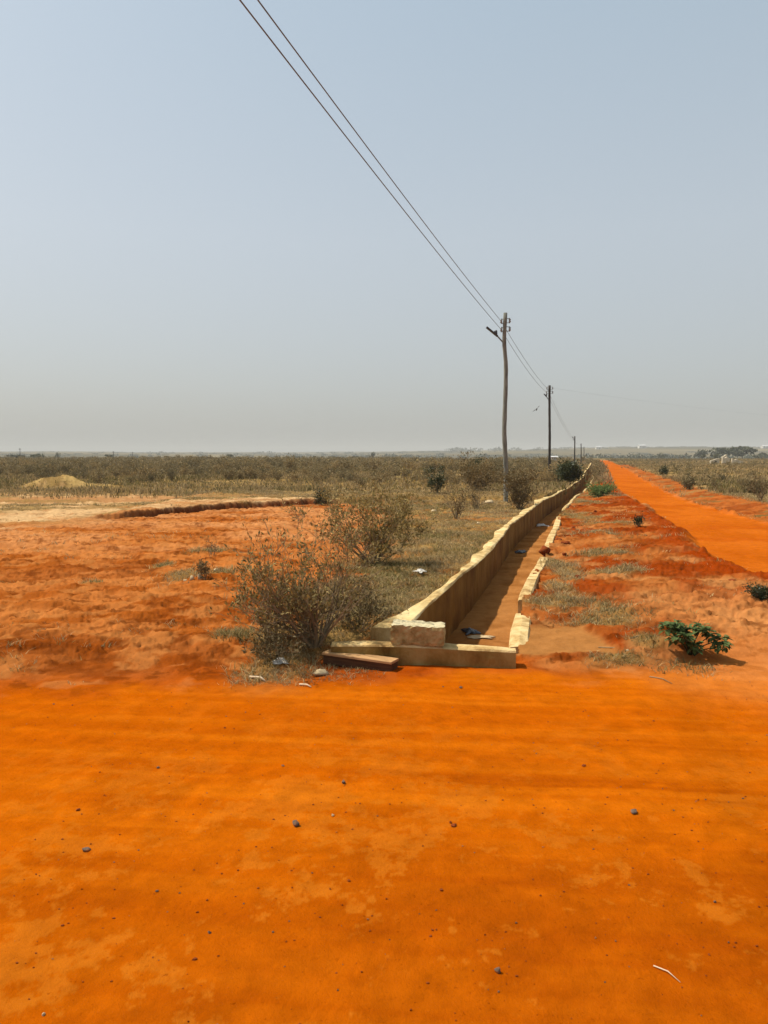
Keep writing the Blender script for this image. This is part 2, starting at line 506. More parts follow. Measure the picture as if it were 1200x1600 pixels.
class MB:
    """collects boxes, tubes, rings into ONE mesh"""
    def __init__(s):
        s.v, s.f, s.m = [], [], []

    def add(s, vs, fs, mi=0):
        o = len(s.v)
        s.v += [tuple(v) for v in vs]
        s.f += [tuple(i + o for i in f) for f in fs]
        s.m += [mi] * len(fs)
        return s

    def box(s, c, d, rot=None, mi=0):
        x, y, z = d[0] / 2, d[1] / 2, d[2] / 2
        vs = [Vector(p) for p in ((-x, -y, -z), (x, -y, -z), (x, y, -z), (-x, y, -z), (-x, -y, z), (x, -y, z), (x, y, z), (-x, y, z))]
        if rot is not None:
            vs = [rot @ v for v in vs]
        c = Vector(c)
        return s.add([v + c for v in vs], [(0, 3, 2, 1), (4, 5, 6, 7), (0, 1, 5, 4), (1, 2, 6, 5), (2, 3, 7, 6), (3, 0, 4, 7)], mi)

    def tube(s, pts, rad, n=6, mi=0, cap=True):
        pts = [Vector(p) for p in pts]
        if not hasattr(rad, '__len__'):
            rad = [rad] * len(pts)
        vs, fs = [], []
        ref = None
        for i, p in enumerate(pts):
            t = (pts[min(i + 1, len(pts) - 1)] - pts[max(i - 1, 0)])
            if t.length < 1e-9:
                t = Vector((0, 0, 1))
            t.normalize()
            if ref is None:
                ref = Vector((1, 0, 0)) if abs(t.x) < 0.8 else Vector((0, 1, 0))
            a = (ref - t * ref.dot(t))
            if a.length < 1e-6:
                a = t.orthogonal()
            a.normalize()
            ref = a
            b = t.cross(a)
            for k in range(n):
                q = 2 * math.pi * k / n
                vs.append(p + (a * math.cos(q) + b * math.sin(q)) * rad[i])
        for i in range(len(pts) - 1):
            for k in range(n):
                k2 = (k + 1) % n
                fs.append((i * n + k, i * n + k2, (i + 1) * n + k2, (i + 1) * n + k))
        if cap:
            fs.append(tuple(range(n - 1, -1, -1)))
            fs.append(tuple((len(pts) - 1) * n + k for k in range(n)))
        return s.add(vs, fs, mi)

    def lump(s, c, d, seed=0, rough=0.25, nu=9, nv=6, mi=0, flat=0.0):
        r = random.Random(seed)
        c = Vector(c)
        vs, fs = [], []
        off = [r.uniform(0, 9) for _ in range(6)]
        for j in range(nv + 1):
            th = math.pi * j / nv
            for i in range(nu):
                ph = 2 * math.pi * i / nu
                q = Vector((math.sin(th) * math.cos(ph), math.sin(th) * math.sin(ph), math.cos(th)))
                k = 1 + rough * (math.sin(q.x * 3.1 + off[0]) * math.sin(q.y * 3.7 + off[1]) + 0.7 * math.sin(q.z * 4.3 + off[2] + q.x * 2) + (r.uniform(-.4, .4) if 0 < j < nv else 0))
                v = Vector((q.x * d[0] / 2 * k, q.y * d[1] / 2 * k, q.z * d[2] / 2 * k))
                if v.z < -flat * d[2] / 2 and flat:
                    v.z = -flat * d[2] / 2
                vs.append(c + v)
        for j in range(nv):
            for i in range(nu):
                i2 = (i + 1) % nu
                fs.append((j * nu + i, (j + 1) * nu + i, (j + 1) * nu + i2, j * nu + i2))
        return s.add(vs, fs, mi)

    def mesh(s, name):
        me = bpy.data.meshes.new(name)
        me.from_pydata(s.v, [], s.f)
        if any(s.m):
            me.polygons.foreach_set('material_index', s.m)
        me.update()
        return me

    def build(s, name, m, parent=None, smooth=False):
        return link(name, s.mesh(name), m, parent, smooth)


def bevel(o, w=0.01, seg=2):
    b = o.modifiers.new('bevel', 'BEVEL')
    b.width = w
    b.segments = seg
    b.limit_method = 'ANGLE'
    return o


# ------------------------------------------------------------------ the ground sheet
def build_ground():
    ang = [math.radians(a) for a in np.concatenate([np.arange(-180, -42, 3.0), np.arange(-42, -30, 0.4), np.arange(-30, 30, 0.085), np.arange(30, 42, 0.4), np.arange(42, 180, 3.0)])]
    ang = np.array(ang)
    rr = [0.02, 0.3, 0.6, 0.9, 1.2, 1.4, 1.6, 1.75]
    while rr[-1] < 5300:
        d = rr[-1]
        k = 0.012 if d < 120 else 0.022
        f = 0.0007 if d < 15 or d > 27 else (0.00012 if 18 < d < 25 else 0.00032)
        rr.append(d + min(max(f * d * d, 0.010), k * d))
    rr = np.array(rr)
    A, R = np.meshgrid(ang, rr)
    x, y = (R * np.sin(A)).ravel(), (R * np.cos(A)).ravel()
    p = plan(x, y)
    z = p['z']
    na, nr = len(ang), len(rr)
    n1, n2, lump, rut, fine = p['n1'], p['n2'], p['lump'], p['rut'], p['fine']
    C = lambda *c: np.array(c)[None, :]
    mx = lambda a, b, t: a * (1 - t[:, None]) + b * t[:, None]
    wide = fbm(x * 0.5, y * 0.9, 201, 4)
    fleck = fbm(x * 7, y * 9, 211, 3)
    big = fbm(x * 0.9, y * 1.1, 221, 5)
    # road dust: faint wheel streaks along the road, flaky paler crust, darker dust, view-angle darkening painted in near the viewer
    tr = fbm(x * 0.22 + 0.05 * y, y * 7.5 + 0.7 * x, 231, 4, .65)
    flake = .75 * fbm(x * 9, y * 9, 241, 5, .75) + .4 * fbm(x * 2.6, y * 2.6, 242, 4)
    pat = fbm(x * 1.6, y * 2.2, 243, 5, .6)
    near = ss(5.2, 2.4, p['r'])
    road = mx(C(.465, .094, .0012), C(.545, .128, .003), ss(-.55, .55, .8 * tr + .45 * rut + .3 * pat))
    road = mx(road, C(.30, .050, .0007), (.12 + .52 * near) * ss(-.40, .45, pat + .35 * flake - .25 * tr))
    road = mx(road, C(.36, .066, .0010), .55 * ss(3.6, 2.2, p['r'] + .5 * pat))  # smooth darkening towards the viewer, imitating view-angle falloff in the colour
    road = mx(road, C(.55, .165, .012), (.12 + .36 * near) * ss(.18, .45, flake + .25 * fbm(x * .9, y * .9, 245, 2)))
    road = mx(road, C(.28, .048, .0008), (.15 + .2 * near) * ss(.32, .6, -tr + .3 * flake) * ss(-.2, .4, fbm(x * .3, y * .8, 247, 2)))
    road = mx(road, C(.56, .185, .040), .75 * ss(1.7, 3.0, x + .35 * n1) * ss(4.3, 5.6, y + .3 * n2) * (1 - ss(7, 9, y)))
    sroad = mx(C(.45, .096, .005), C(.52, .122, .009), ss(-.5, .5, fbm(x * 1.1, y * .5, 251, 4)))
    sroad = mx(sroad, C(.39, .064, .003), .45 * ss(.1, .7, big))
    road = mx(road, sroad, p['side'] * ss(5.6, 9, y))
    # red field on the left
    red = mx(C(.30, .080, .014), C(.43, .150, .045), ss(-.45, .5, fbm(x * 1.6, y * 2.8, 261, 5)))
    red = mx(red, C(.50, .225, .105), .85 * ss(7.5, 15, y) * ss(-.6, .3, wide))
    dk = ss(-.05, .55, fbm(x * .55, y * 1.2, 271, 4) + .55 * ss(11, 7, y) - .25)
    red = mx(red, C(.19, .038, .004), .55 * dk)
    red = mx(red, C(.12, .026, .004), .6 * ss(.35, .7, fbm(x * 4.5, y * 6, 281, 3) + .25 * dk))
    red = mx(red, C(.33, .060, .003), .75 * (1 - ss(.0, .9, y - p['fe'] + .4 * n1)))
    pale = mx(C(.36, .19, .10), C(.54, .36, .23), ss(-.4, .4, p['pale_n'] + .4 * n2))
    pale = mx(pale, C(.25, .155, .07), .8 * ss(.0, .5, fbm(x * .55, y * 1.3, 263, 5)))
    pale = mx(pale, C(.40, .17, .065), .7 * ss(.05, .5, fbm(x * .4 + 9, y * .9, 265, 4)) * (1 - ss(20, 25, y)))
    pz = np.clip(ss(15.5, 19, y + 1.6 * p['pale_n'] + 2.0 * ss(-6, -12, x)) * np.maximum(p['behind'], ss(-5.6, -7.5, x)), 0, 1)
    red = mx(red, C(.13, .028, .004), .65 * ss(.18, .5, fbm(x * 6.5, y * 9.5, 269, 4, .65)))
    red = mx(red, C(.43, .165, .055), .7 * ss(.15, .55, fbm(x * 3.4, y * 4.4, 267, 4)))
    soil = mx(red, pale, pz)
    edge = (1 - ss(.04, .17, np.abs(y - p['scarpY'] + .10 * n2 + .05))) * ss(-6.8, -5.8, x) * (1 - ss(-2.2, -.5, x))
    soil = mx(soil, C(.10, .020, .006), .85 * edge)  # shadow of the undercut scarp painted as a dark line in the soil
    # soil under dry cover
    straw = mx(C(.17, .105, .042), C(.30, .20, .090), ss(-.4, .4, fbm(x * 2.3, y * 2.3, 291, 4)))
    straw = mx(straw, C(.34, .145, .05), .7 * ss(.15, .6, wide + .3 * n2) * (1 - ss(20, 40, y)))
    scrub = mx(C(.125, .085, .036), C(.21, .145, .066), ss(-.5, .5, fbm(x * .12, y * .3, 301, 4)))
    straw = mx(straw, scrub, ss(22, 45, y))
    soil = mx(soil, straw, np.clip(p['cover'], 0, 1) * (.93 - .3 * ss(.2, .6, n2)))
    pb = blobs(x, y, PALE_BLOBS, 57)
    soil = mx(soil, C(.46, .31, .16), .85 * pb)
    soil = mx(soil, C(.46, .32, .155), np.clip(1.3 * p['mnd'] + .7 * p['mnd2'], 0, .95) * ss(-.5, .2, n1 + .3))
    # verge
    vg = mx(C(.26, .062, .012), C(.38, .130, .040), ss(-.4, .45, fbm(x * 2.2, y * 3.0, 311, 5)))
    vg = mx(vg, C(.23, .034, .003), .85 * ss(.0, .45, fbm(x * 1.0, y * 1.0, 321, 5) + .12))
    vg = mx(vg, C(.42, .19, .080), .7 * ss(.1, .55, fbm(x * 1.4, y * 1.7, 331, 4)))
    vg = mx(vg, C(.11, .024, .004), .6 * ss(.3, .7, fbm(x * 4.5, y * 5.5, 325, 3)))
    vg = mx(vg, C(.47, .200, .080), ss(1.9, 3.2, x + .5 * n1) * (1 - ss(7.5, 9, y)) * .7)
    vg = mx(vg, C(.34, .150, .055), p['sand'])
    vg = mx(vg, scrub, ss(36, 60, y) * .8)
    vg = mx(vg, C(.12, .026, .004), .55 * ss(.18, .5, fbm(x * 6.5, y * 9.0, 327, 4, .65)) * (1 - p['sand']))
    vmask = (p['verge'] & (y > 5.0)).astype(float)
    soil = mx(soil, vg, vmask)
    soil = mx(soil, mx(C(.30, .052, .003), C(.40, .085, .008), ss(-.4, .4, n1 + n2)), p['apron'] * .9)
    # right-hand field
    rf = mx(C(.15, .10, .042), C(.26, .175, .082), ss(-.4, .5, fbm(x * .22, y * .22, 341, 5)))
    rf = mx(rf, C(.36, .23, .115), .7 * ss(.25, .6, fbm(x * .15, y * .09, 351, 4)))
    rf = mx(rf, C(.44, .29, .15), .8 * pb)
    rf = mx(rf, scrub, .6 * ss(80, 200, y))
    soil = mx(soil, rf, p['right'].astype(float))
    soil = mx(soil, C(.21, .140, .060), .8 * p['gb'] * (1 - p['road']))
    soil = mx(soil, C(.26, .038, .003), np.clip(.85 * p['bankl'], 0, 1) * ss(-.6, .0, n1 + n2 * .5 + .35))
    soil = mx(soil, mx(C(.26, .048, .006), C(.40, .110, .026), ss(-.3, .5, wide + .5 * n2)), np.clip(.85 * p['bankr'], 0, 1) * ss(-.6, .2, n1 + n2 * .5 + .3))
    # drain bed: silt
    silt = mx(C(.28, .115, .038), C(.37, .165, .062), ss(-.4, .4, fbm(x * 3, y * 3, 361, 4)))
    soil = mx(soil, silt, p['drain'])
    # far country: a patchwork of dull scrub and pale fields
    pf = fbm(x * .004, y * .004, 371, 4)
    farc = mx(C(.070, .062, .034), C(.14, .110, .058), ss(-.3, .3, pf))
    farc = mx(farc, C(.30, .25, .16), .6 * ss(.35, .7, fbm(x * .003 + 5, y * .009, 381, 3)))
    soil = mx(soil, farc, ss(200, 420, p['r']))
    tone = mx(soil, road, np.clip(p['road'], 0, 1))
    tone = tone * lerp(np.array([[.90, .84, .62]]), np.array([[.82, .81, .75]]), np.clip(p['road'], 0, 1)[:, None])
    tone = tone * (1 + .07 * fine + .05 * fleck)[:, None]
    tone = np.clip(tone, .001, .85)
    V = np.stack([x, y, z], 1)
    i = np.arange(nr - 1)[:, None] * na + np.arange(na)[None, :]
    jn = (np.arange(na) + 1) % na
    i2 = np.arange(nr - 1)[:, None] * na + jn[None, :]
    F = np.stack([i, i + na, i2 + na, i2], 2).reshape(-1, 4)
    zone = np.zeros(len(x), dtype=int)
    zone[(p['cross'] > .5) | (p['side'] > .5)] = 1
    zone[p['drain'] > .5] = 2
    fz = zone[F].max(1)
    for k, nm in ((0, 'ground'), (1, 'dirt_road'), (2, 'drain_bed')):
        f = F[fz == k]
        used, inv = np.unique(f, return_inverse=True)
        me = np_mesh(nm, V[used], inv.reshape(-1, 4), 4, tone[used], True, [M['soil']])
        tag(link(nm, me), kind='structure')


build_ground()


# ------------------------------------------------------------------ concrete drain
def wall_strip(xs_fn, y0, y1, thick, ztop_fn, zbot, step, seed, outward=-1, rough=0.012):
    """a rough concrete wall along the drain: inner face at xs_fn(Y), thickness going outward"""
    ys = [y0]
    while ys[-1] < y1:
        ys.append(min(y1, ys[-1] + step * (1 + ys[-1] * 0.04)))
    vs, fs, mi = [], [], []
    prof = 8
    for i, Y in enumerate(ys):
        Y = float(Y)
        t = (float(xs_fn(Y + .3)) - float(xs_fn(Y - .3))) / .6
        nrm = Vector((1, -t, 0)).normalized() * outward
        base = Vector((float(xs_fn(Y)), Y, 0))
        zt = ztop_fn(Y)
        a = np.array([Y * 3.1, Y * 7.7])
        j = lambda k, s=1.0: rough * s * float(fbm(np.array([Y * 2.3 + k * 3.3]), np.array([k * 1.7]), seed, 3)[0])
        w = thick * (1.25 + (1.5 * float(fbm(np.array([Y * .7]), np.array([9.1]), seed + 5, 3)[0]) if rough > .01 else 0)) * (1 - .35 * float(ss(14, 30, np.array(Y))))
        w = max(w, .09)
        pr = [(j(1), zbot), (j(2), zbot + (zt - zbot) * .5), (j(3), zt - .02), (.014 + j(4), zt + j(5)), (w * .5, zt + j(6) + .004), (w - .014 + j(7), zt + j(8)), (w + j(9), zt - .02), (w + j(10), zbot)]
        for (o, z) in pr:
            vs.append(base + nrm * o + Vector((0, 0, z)))
    for i in range(len(ys) - 1):
        for k in range(prof - 1):
            q = (i * prof + k, i * prof + k + 1, (i + 1) * prof + k + 1, (i + 1) * prof + k)
            fs.append(q if outward < 0 else q[::-1])
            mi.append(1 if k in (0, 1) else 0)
    fs.append(tuple(range(prof)) if outward > 0 else tuple(range(prof))[::-1])
    e = (len(ys) - 1) * prof
    fs.append(tuple(e + k for k in range(prof))[::-1] if outward > 0 else tuple(e + k for k in range(prof)))
    mb = MB().add(vs, fs)
    mb.m = mi + [0] * (len(fs) - len(mi))
    return mb


drain = empty('concrete_drain', (0.2, 6.3, 0), 'long open concrete drain with a tall left wall and a low broken right wall', 'drain')


def part(mb, name, m, parent, loc=None, smooth=False, label=None):
    """build a part in world coordinates under its thing"""
    loc = parent.location if loc is None else loc
    R = Matrix.Rotation(-parent.rotation_euler.z, 3, 'Z')
    mb.v = [tuple(R @ (Vector(v) - loc)) for v in mb.v]
    o = mb.build(name, m, parent, smooth)
    if label:
        o['label'] = label
    return o


def ztall(Y):
    return 0.205 + 0.012 * math.sin(Y * .9) + 0.022 * float(fbm(np.array([Y * .8]), np.array([3.3]), 66, 4)[0]) + 0.02 * math.sin(Y * .31 + 1) + np.interp(Y, [6, 12, 40, 60, 110], [0, 0, .03, .16, .3])


bevel(part(wall_strip(XWL, 6.12, 108, 0.115, ztall, -.55, .08, 5, -1, .014), 'long_wall', [M['concrete'], M['stained_shade']], drain, smooth=False, label='tall left wall of the drain, shaded brown inside and bright along its worn top'), .004, 1)
for k, (a, b) in enumerate(((6.25, 7.55), (8.35, 11.55), (13.1, 19.4), (22.0, 31.0), (33, 60))):
    def zlow(Y, a=a, b=b, k=k):
        return (0.045 if k else .028) - .05 * float(ss(0, .8, np.array(a + .5 - Y))) + 0.012 * math.sin(Y * 2.2)
    part(wall_strip(lambda Y: XKR(Y) + .02 * math.sin(Y * .8), a, b, .115 if k else .14, zlow, -.5, .12, 30 + k, 1, .009), 'low_wall', [M['concrete_pale'], M['stained_shade']], drain, label='low pale right wall of the drain, broken and half buried' if k else None)
# end wall across the mouth, wings out to the left
pa, pb_ = P(517, 1037, 0), P(806, 1045, 0)
va, vb = Vector((*pa, 0)), Vector((*pb_, 0))
dirx = (vb - va).normalized()
L = (vb - va).length
ew = MB()
n_ = 40
vs, fs = [], []
for i in range(n_ + 1):
    p0 = va + dirx * (L * i / n_)
    back = Vector((-dirx.y, dirx.x, 0))
    q = L * i / n_
    jz = lambda k: .012 * float(fbm(np.array([q * 5 + k * 4.1]), np.array([k * 2.9]), 71, 3)[0])
    zt = .150 + .012 * math.sin(q * 3) - (.035 if i in (14, 15) else 0) * 0
    for (o, z) in ((jz(1), -.3), (jz(2), zt * .5), (jz(3), zt - .015), (.015 + jz(4) * .6, zt + jz(5)), (.07, zt + .006 + jz(6)), (.125 + jz(7), zt + jz(8)), (.14 + jz(9), zt - .02), (.14, -.5)):
        vs.append(p0 + back * o + Vector((0, 0, z)))
for i in range(n_):
    for k in range(7):
        fs.append((i * 8 + k + 1, i * 8 + k, (i + 1) * 8 + k, (i + 1) * 8 + k + 1))
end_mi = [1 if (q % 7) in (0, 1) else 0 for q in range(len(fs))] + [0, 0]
fs.append(tuple(range(8)))
fs.append(tuple(n_ * 8 + k for k in range(8))[::-1])
ew.add(vs, fs)
ew.m = end_mi
part(ew, 'end_wall', [M['concrete_pale'], M['end_face']], drain, label='low end wall across the mouth of the drain')

# concrete block lying on the end wall
bq = va + dirx * (L * .475) + Vector((-dirx.y, dirx.x, 0)) * .10
blk = MB()
bl, bw, bh = .42, .20, .155
nx, ny, nz = 14, 7, 6
bm_v, bm_f, idx = [], [], {}
def bv(i, j, k):
    if (i, j, k) not in idx:
        v = Vector(((i / nx - .5) * bl, (j / ny - .5) * bw, (k / nz - .5) * bh))
        ed = (i in (0, nx)) + (j in (0, ny)) + (k in (0, nz))
        v *= (1 - .018 * (ed - 1))
        r_ = random.Random(i * 97 + j * 13 + k * 7)
        v += Vector((r_.uniform(-1, 1), r_.uniform(-1, 1), r_.uniform(-1, 1))) * (.0035 if ed < 2 else .007)
        idx[(i, j, k)] = len(bm_v)
        bm_v.append(v)
    return idx[(i, j, k)]
for i in range(nx):
    for j in range(ny):
        bm_f.append((bv(i, j, nz), bv(i + 1, j, nz), bv(i + 1, j + 1, nz), bv(i, j + 1, nz)))
        bm_f.append((bv(i, j + 1, 0), bv(i + 1, j + 1, 0), bv(i + 1, j, 0), bv(i, j, 0)))
for i in range(nx):
    for k in range(nz):
        bm_f.append((bv(i, 0, k), bv(i + 1, 0, k), bv(i + 1, 0, k + 1), bv(i, 0, k + 1)))
        bm_f.append((bv(i + 1, ny, k), bv(i, ny, k), bv(i, ny, k + 1), bv(i + 1, ny, k + 1)))
for j in range(ny):
    for k in range(nz):
        bm_f.append((bv(0, j + 1, k), bv(0, j, k), bv(0, j, k + 1), bv(0, j + 1, k + 1)))
        bm_f.append((bv(nx, j, k), bv(nx, j + 1, k), bv(nx, j + 1, k + 1), bv(nx, j, k + 1)))
blk.add(bm_v, bm_f)
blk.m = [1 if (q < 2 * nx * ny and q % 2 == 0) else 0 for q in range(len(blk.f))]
ob = blk.build('concrete_block', [M['block'], M['block_top']])
ob.location = (bq.x, bq.y, .155 + bh / 2 + .006)
ob.rotation_euler = (0, math.radians(1.5), math.atan2(dirx.y, dirx.x) + math.radians(-2))
tag(ob, 'rough pale sandcrete block lying on top of the drain end wall', 'concrete block')

# timber in front of the end wall
t0, t1 = P(508, 1037, 0), P(617, 1051, 0)
tv = Vector((t1[0] - t0[0], t1[1] - t0[1], 0))
tb = MB()
tb.box((0, .006, .040), (tv.length * .985, .125, .070), mi=1)
tb.box((0, 0, .0875), (tv.length, .150, .021))
o = bevel(tb.build('timber_beam', [M['plank'], M['plank_dark']]), .004, 2)
o.location = ((t0[0] + t1[0]) / 2, (t0[1] + t1[1]) / 2 + .055, gz((t0[0] + t1[0]) / 2, (t0[1] + t1[1]) / 2 + .055) - .012)
o.rotation_euler = (math.radians(-3), math.radians(1.0), math.atan2(tv.y, tv.x))
tag(o, 'short brown timber beam lying on the red soil in front of the drain end wall', 'timber beam')


# ------------------------------------------------------------------ poles and cables
def pole(Y, xs, top_y, base_px, m, label, lampdir=None, ins=(), r=(.083, .062), lamp=True, far=False, arm_from=None):
    """xs: list of (photo y, photo x) of the shaft from top to base at distance Y"""
    base = PD(base_px[0], base_px[1], Y)
    e = empty('utility_pole', (base.x, Y, gz(base.x, Y)), label, 'utility pole', 'wooden utility poles along the drain')
    pts = [PD(x, y, Y) for (y, x) in xs]
    pts.append(Vector((base.x, Y, gz(base.x, Y) - .4)))
    zs = [p.z for p in pts]
    fine = []
    zz = np.linspace(pts[0].z, pts[-1].z, 26 if not far else 8)
    zr = zs[::-1]
    for z in zz:
        x = float(np.interp(z, zr, [p.x for p in pts][::-1]))
        fine.append(Vector((x, Y + .02 * math.sin(z * 1.7), z)))
    n = len(fine)
    rad = [lerp(r[1], r[0], i / (n - 1)) * (1 + (.05 * math.sin(i * 2.1) if not far else 0)) for i in range(n)]
    part(MB().tube(fine, rad, 10 if not far else 6), 'shaft', m, e, smooth=True)
    att = []
    for (ix, iy, side) in ins:
        p = PD(ix, iy, Y)
        sx = float(np.interp(p.z, zr, [q.x for q in pts][::-1]))
        mb = MB()
        d = 1 if p.x > sx else -1
        mb.tube([(sx, Y, p.z + .07), (p.x, Y, p.z + .07)], .011, 5)
        mb.tube([(sx, Y, p.z - .07), (p.x, Y, p.z - .07)], .011, 5)
        mb.tube([(p.x, Y, p.z - .09), (p.x, Y, p.z + .09)], .010, 5)
        br = part(mb, 'insulator_bracket', M['metal'], e)
        ins_mb = MB().tube([(p.x, Y, p.z - .055), (p.x, Y, p.z - .04), (p.x, Y, p.z), (p.x, Y, p.z + .04), (p.x, Y, p.z + .055)], [.030, .042, .026, .042, .030], 8)
        io = ins_mb
        io.v = [tuple(Vector(v) - e.location) for v in io.v]
        io.build('insulator', M['porcelain'], br, True)
        att.append(p)
    if arm_from:
        (ax, ay), (bx, by), (cx, cy) = arm_from
        a, b, c = PD(ax, ay, Y), PD(bx, by, Y), PD(cx, cy, Y)
        part(MB().tube([a, b], .024, 6), 'lamp_arm', M['metal'], e)
        u = (c - b).normalized()
        ang = math.atan2(-(c - b).z, (c - b).x)
        rot = Matrix.Rotation(ang, 3, 'Y')
        mb = MB()
        ln = (c - b).length
        w = min(.16, ln * .35)
        mb.box((b + c) / 2, (ln * 1.06, w, .05), rot)
        mb.box(b + (c - b) * .18 + Vector((0, 0, .045)), (ln * .32, w * .8, .05), rot)
        hd = bevel(part(mb, 'lamp_head', M['dark_metal'], e), .012, 2)
        pc = b + (c - b) * .12
        mb = MB().tube([pc + Vector((0, 0, .04)), pc + Vector((0, 0, .09)), pc + Vector((0, 0, .14)), pc + Vector((0, 0, .155))], [.045, .045, .04, .02], 8)
        mb.v = [tuple(Vector(v) - e.location) for v in mb.v]
        mb.build('light_sensor', M['dark_metal'], hd, True)
    return e, att


e1, a1 = pole(24.6, [(489, 789.6), (534, 787.6), (570, 790.8), (605, 790.2), (644, 788.6), (675, 787.6), (712, 789.6), (741, 790.8)], 489, (790.5, 790), M['pole_wood'],
              'nearest tall crooked pale wooden utility pole with a street lamp arm pointing left', ins=((783.2, 502, -1), (783.2, 515, -1), (796.5, 501, 1), (796.5, 514, 1)),
              arm_from=((786, 535), (777, 525), (760.5, 511.5)))
e2, a2 = pole(45.4, [(602, 858.6), (680, 858.8)], 602, (858.6, 752), M['pole_dark'],
              'second nearest dark straight wooden utility pole with a short bent lamp bracket', ins=((854.5, 606.5, -1), (854, 613, -1), (863.5, 606.5, 1), (863.5, 613, 1)), r=(.085, .07),
              arm_from=((857.5, 625), (854, 620), (850, 615.5)))
e3, a3 = pole(100, [(681.5, 898.2), (710, 897.8)], 681, (897.2, 733), M['pole_dark'], 'third utility pole in the row beside the dark green bush, small in the haze', ins=((895.4, 684, -1), (895.4, 687, -1)), r=(.10, .08), far=True,
              arm_from=((897, 687), (895.5, 684.5), (893.6, 682)))
e4, a4 = pole(165, [(693, 908), (710, 908)], 693, (908, 727), M['pole_dark'], 'fourth utility pole in the row, tiny and faint in the haze', ins=((906.8, 695, -1),), r=(.12, .09), far=True)
e5, a5 = pole(220, [(698, 912.5), (712, 912.5)], 698, (912.5, 724), M['pole_dark'], 'farthest utility pole in the row at the end of the drain, faintest in the haze', ins=((911.5, 700, -1),), r=(.12, .09), far=True)
# the pole behind the viewer that carries the near span
e0 = empty('utility_pole', (-5.2, -9.0, 0), 'wooden utility pole behind the viewpoint carrying the near end of both cables', 'utility pole', 'wooden utility poles along the drain')
part(MB().tube([(-5.2, -9, -.3), (-5.2, -9, 3), (-5.2, -9, 6.3)], [.1, .09, .075], 10), 'shaft', M['pole_wood'], e0, smooth=True)


def cable(pts_list, sags, r, label, name='power_cable'):
    pts = []
    for a, b, s in zip(pts_list[:-1], pts_list[1:], sags):
        n = 24
        for i in range(n):
            t = i / n
            p = a.lerp(b, t)
            p.z -= s * 4 * t * (1 - t)
            pts.append(p)
    pts.append(pts_list[-1])
    o = MB().tube(pts, r, 5).build(name, M['wire'], smooth=True)
    return tag(o, label, 'power cable', 'overhead power cables')


def behind_pt(A, px, sag, Yend):
    """end of the near span behind the viewer so that it leaves the top of the frame at px"""
    dx, dy, dz = ray(px, 0)
    z = A.z
    for _ in range(4):
        t = (z - CAMH) / dz
        R_ = Vector((dx * t, dy * t, z))
        u = (A.y - R_.y) / (A.y - Yend)
        z = A.z - sag * 4 * u * (1 - u)
    s = (A.x - R_.x) / (A.y - R_.y)
    return Vector((A.x + s * (Yend - A.y), Yend, A.z))


top0 = behind_pt(a1[0], 403, .22, -9)
low0 = behind_pt(a1[1], 375, .22, -9)
cable([top0, a1[0], a2[0], a3[0], a4[0], a5[0]], [.22, .16, .28, .4, .4], .0075, 'upper of the two power cables running from the top of the photo')
cable([low0, a1[1], a2[1], a3[1]], [.22, .20, .3], .0075, 'lower of the two power cables running from the top of the photo')
sv = Vector((62, 90, 5.6))
cable([a2[2], sv], [.5], .0028, 'thin faint service cable running off to the right from the second pole')
e6 = empty('utility_pole', (62, 90, 0), 'utility pole far off to the right beyond the road carrying the thin service cable', 'utility pole')
part(MB().tube([(62, 90, -.3), (62, 90, 3), (62, 90, 5.8)], [.1, .09, .075], 8), 'shaft', M['pole_dark'], e6, smooth=True)


# ------------------------------------------------------------------ plants
def grow(seed, h, w, nstem, depth=3, lean=(0, 0), upright=.6, r0=.012, segs=4, kids=3):
    """returns a list of twigs [(points, radii)] and of tip points with direction"""
    r = random.Random(seed)
    twigs, tips = [], []

    def branch(p, d, ln, rad, lev):
        pts, rads = [p.copy()], [rad]
        q = p.copy()
        d = d.copy()
        for i in range(segs):
            d += Vector((r.uniform(-1, 1), r.uniform(-1, 1), r.uniform(-.5, 1) * upright)) * .22
            d.normalize()
            q = q + d * (ln / segs)
            pts.append(q.copy())
            rads.append(max(.0012, rad * (1 - .75 * (i + 1) / segs)))
            if lev > 0:
                tips.append((q.copy(), d.copy(), lev))
        twigs.append((pts, rads))
        if lev < depth:
            for k in range(kids + r.randint(-1, 1)):
                i = r.randint(1, segs)
                dd = (d * .7 + Vector((r.uniform(-1, 1), r.uniform(-1, 1), r.uniform(-.4, 1)))).normalized()
                branch(pts[i], dd, ln * r.uniform(.42, .68), rads[i] * .75, lev + 1)

    for s in range(nstem):
        a = 2 * math.pi * (s + r.random() * .8) / nstem
        sp = r.uniform(.15, 1.0)
        d = Vector((math.cos(a) * sp * w / h + lean[0], math.sin(a) * sp * w / h * .8 + lean[1], 1)).normalized()
        branch(Vector((math.cos(a) * .04 * r.random(), math.sin(a) * .04 * r.random(), -.03)), d, h * r.uniform(.55, .8) * math.sqrt(1 + (sp * w / h) ** 2) * .8, r0 * r.uniform(.7, 1.1), 0)
    return twigs, tips


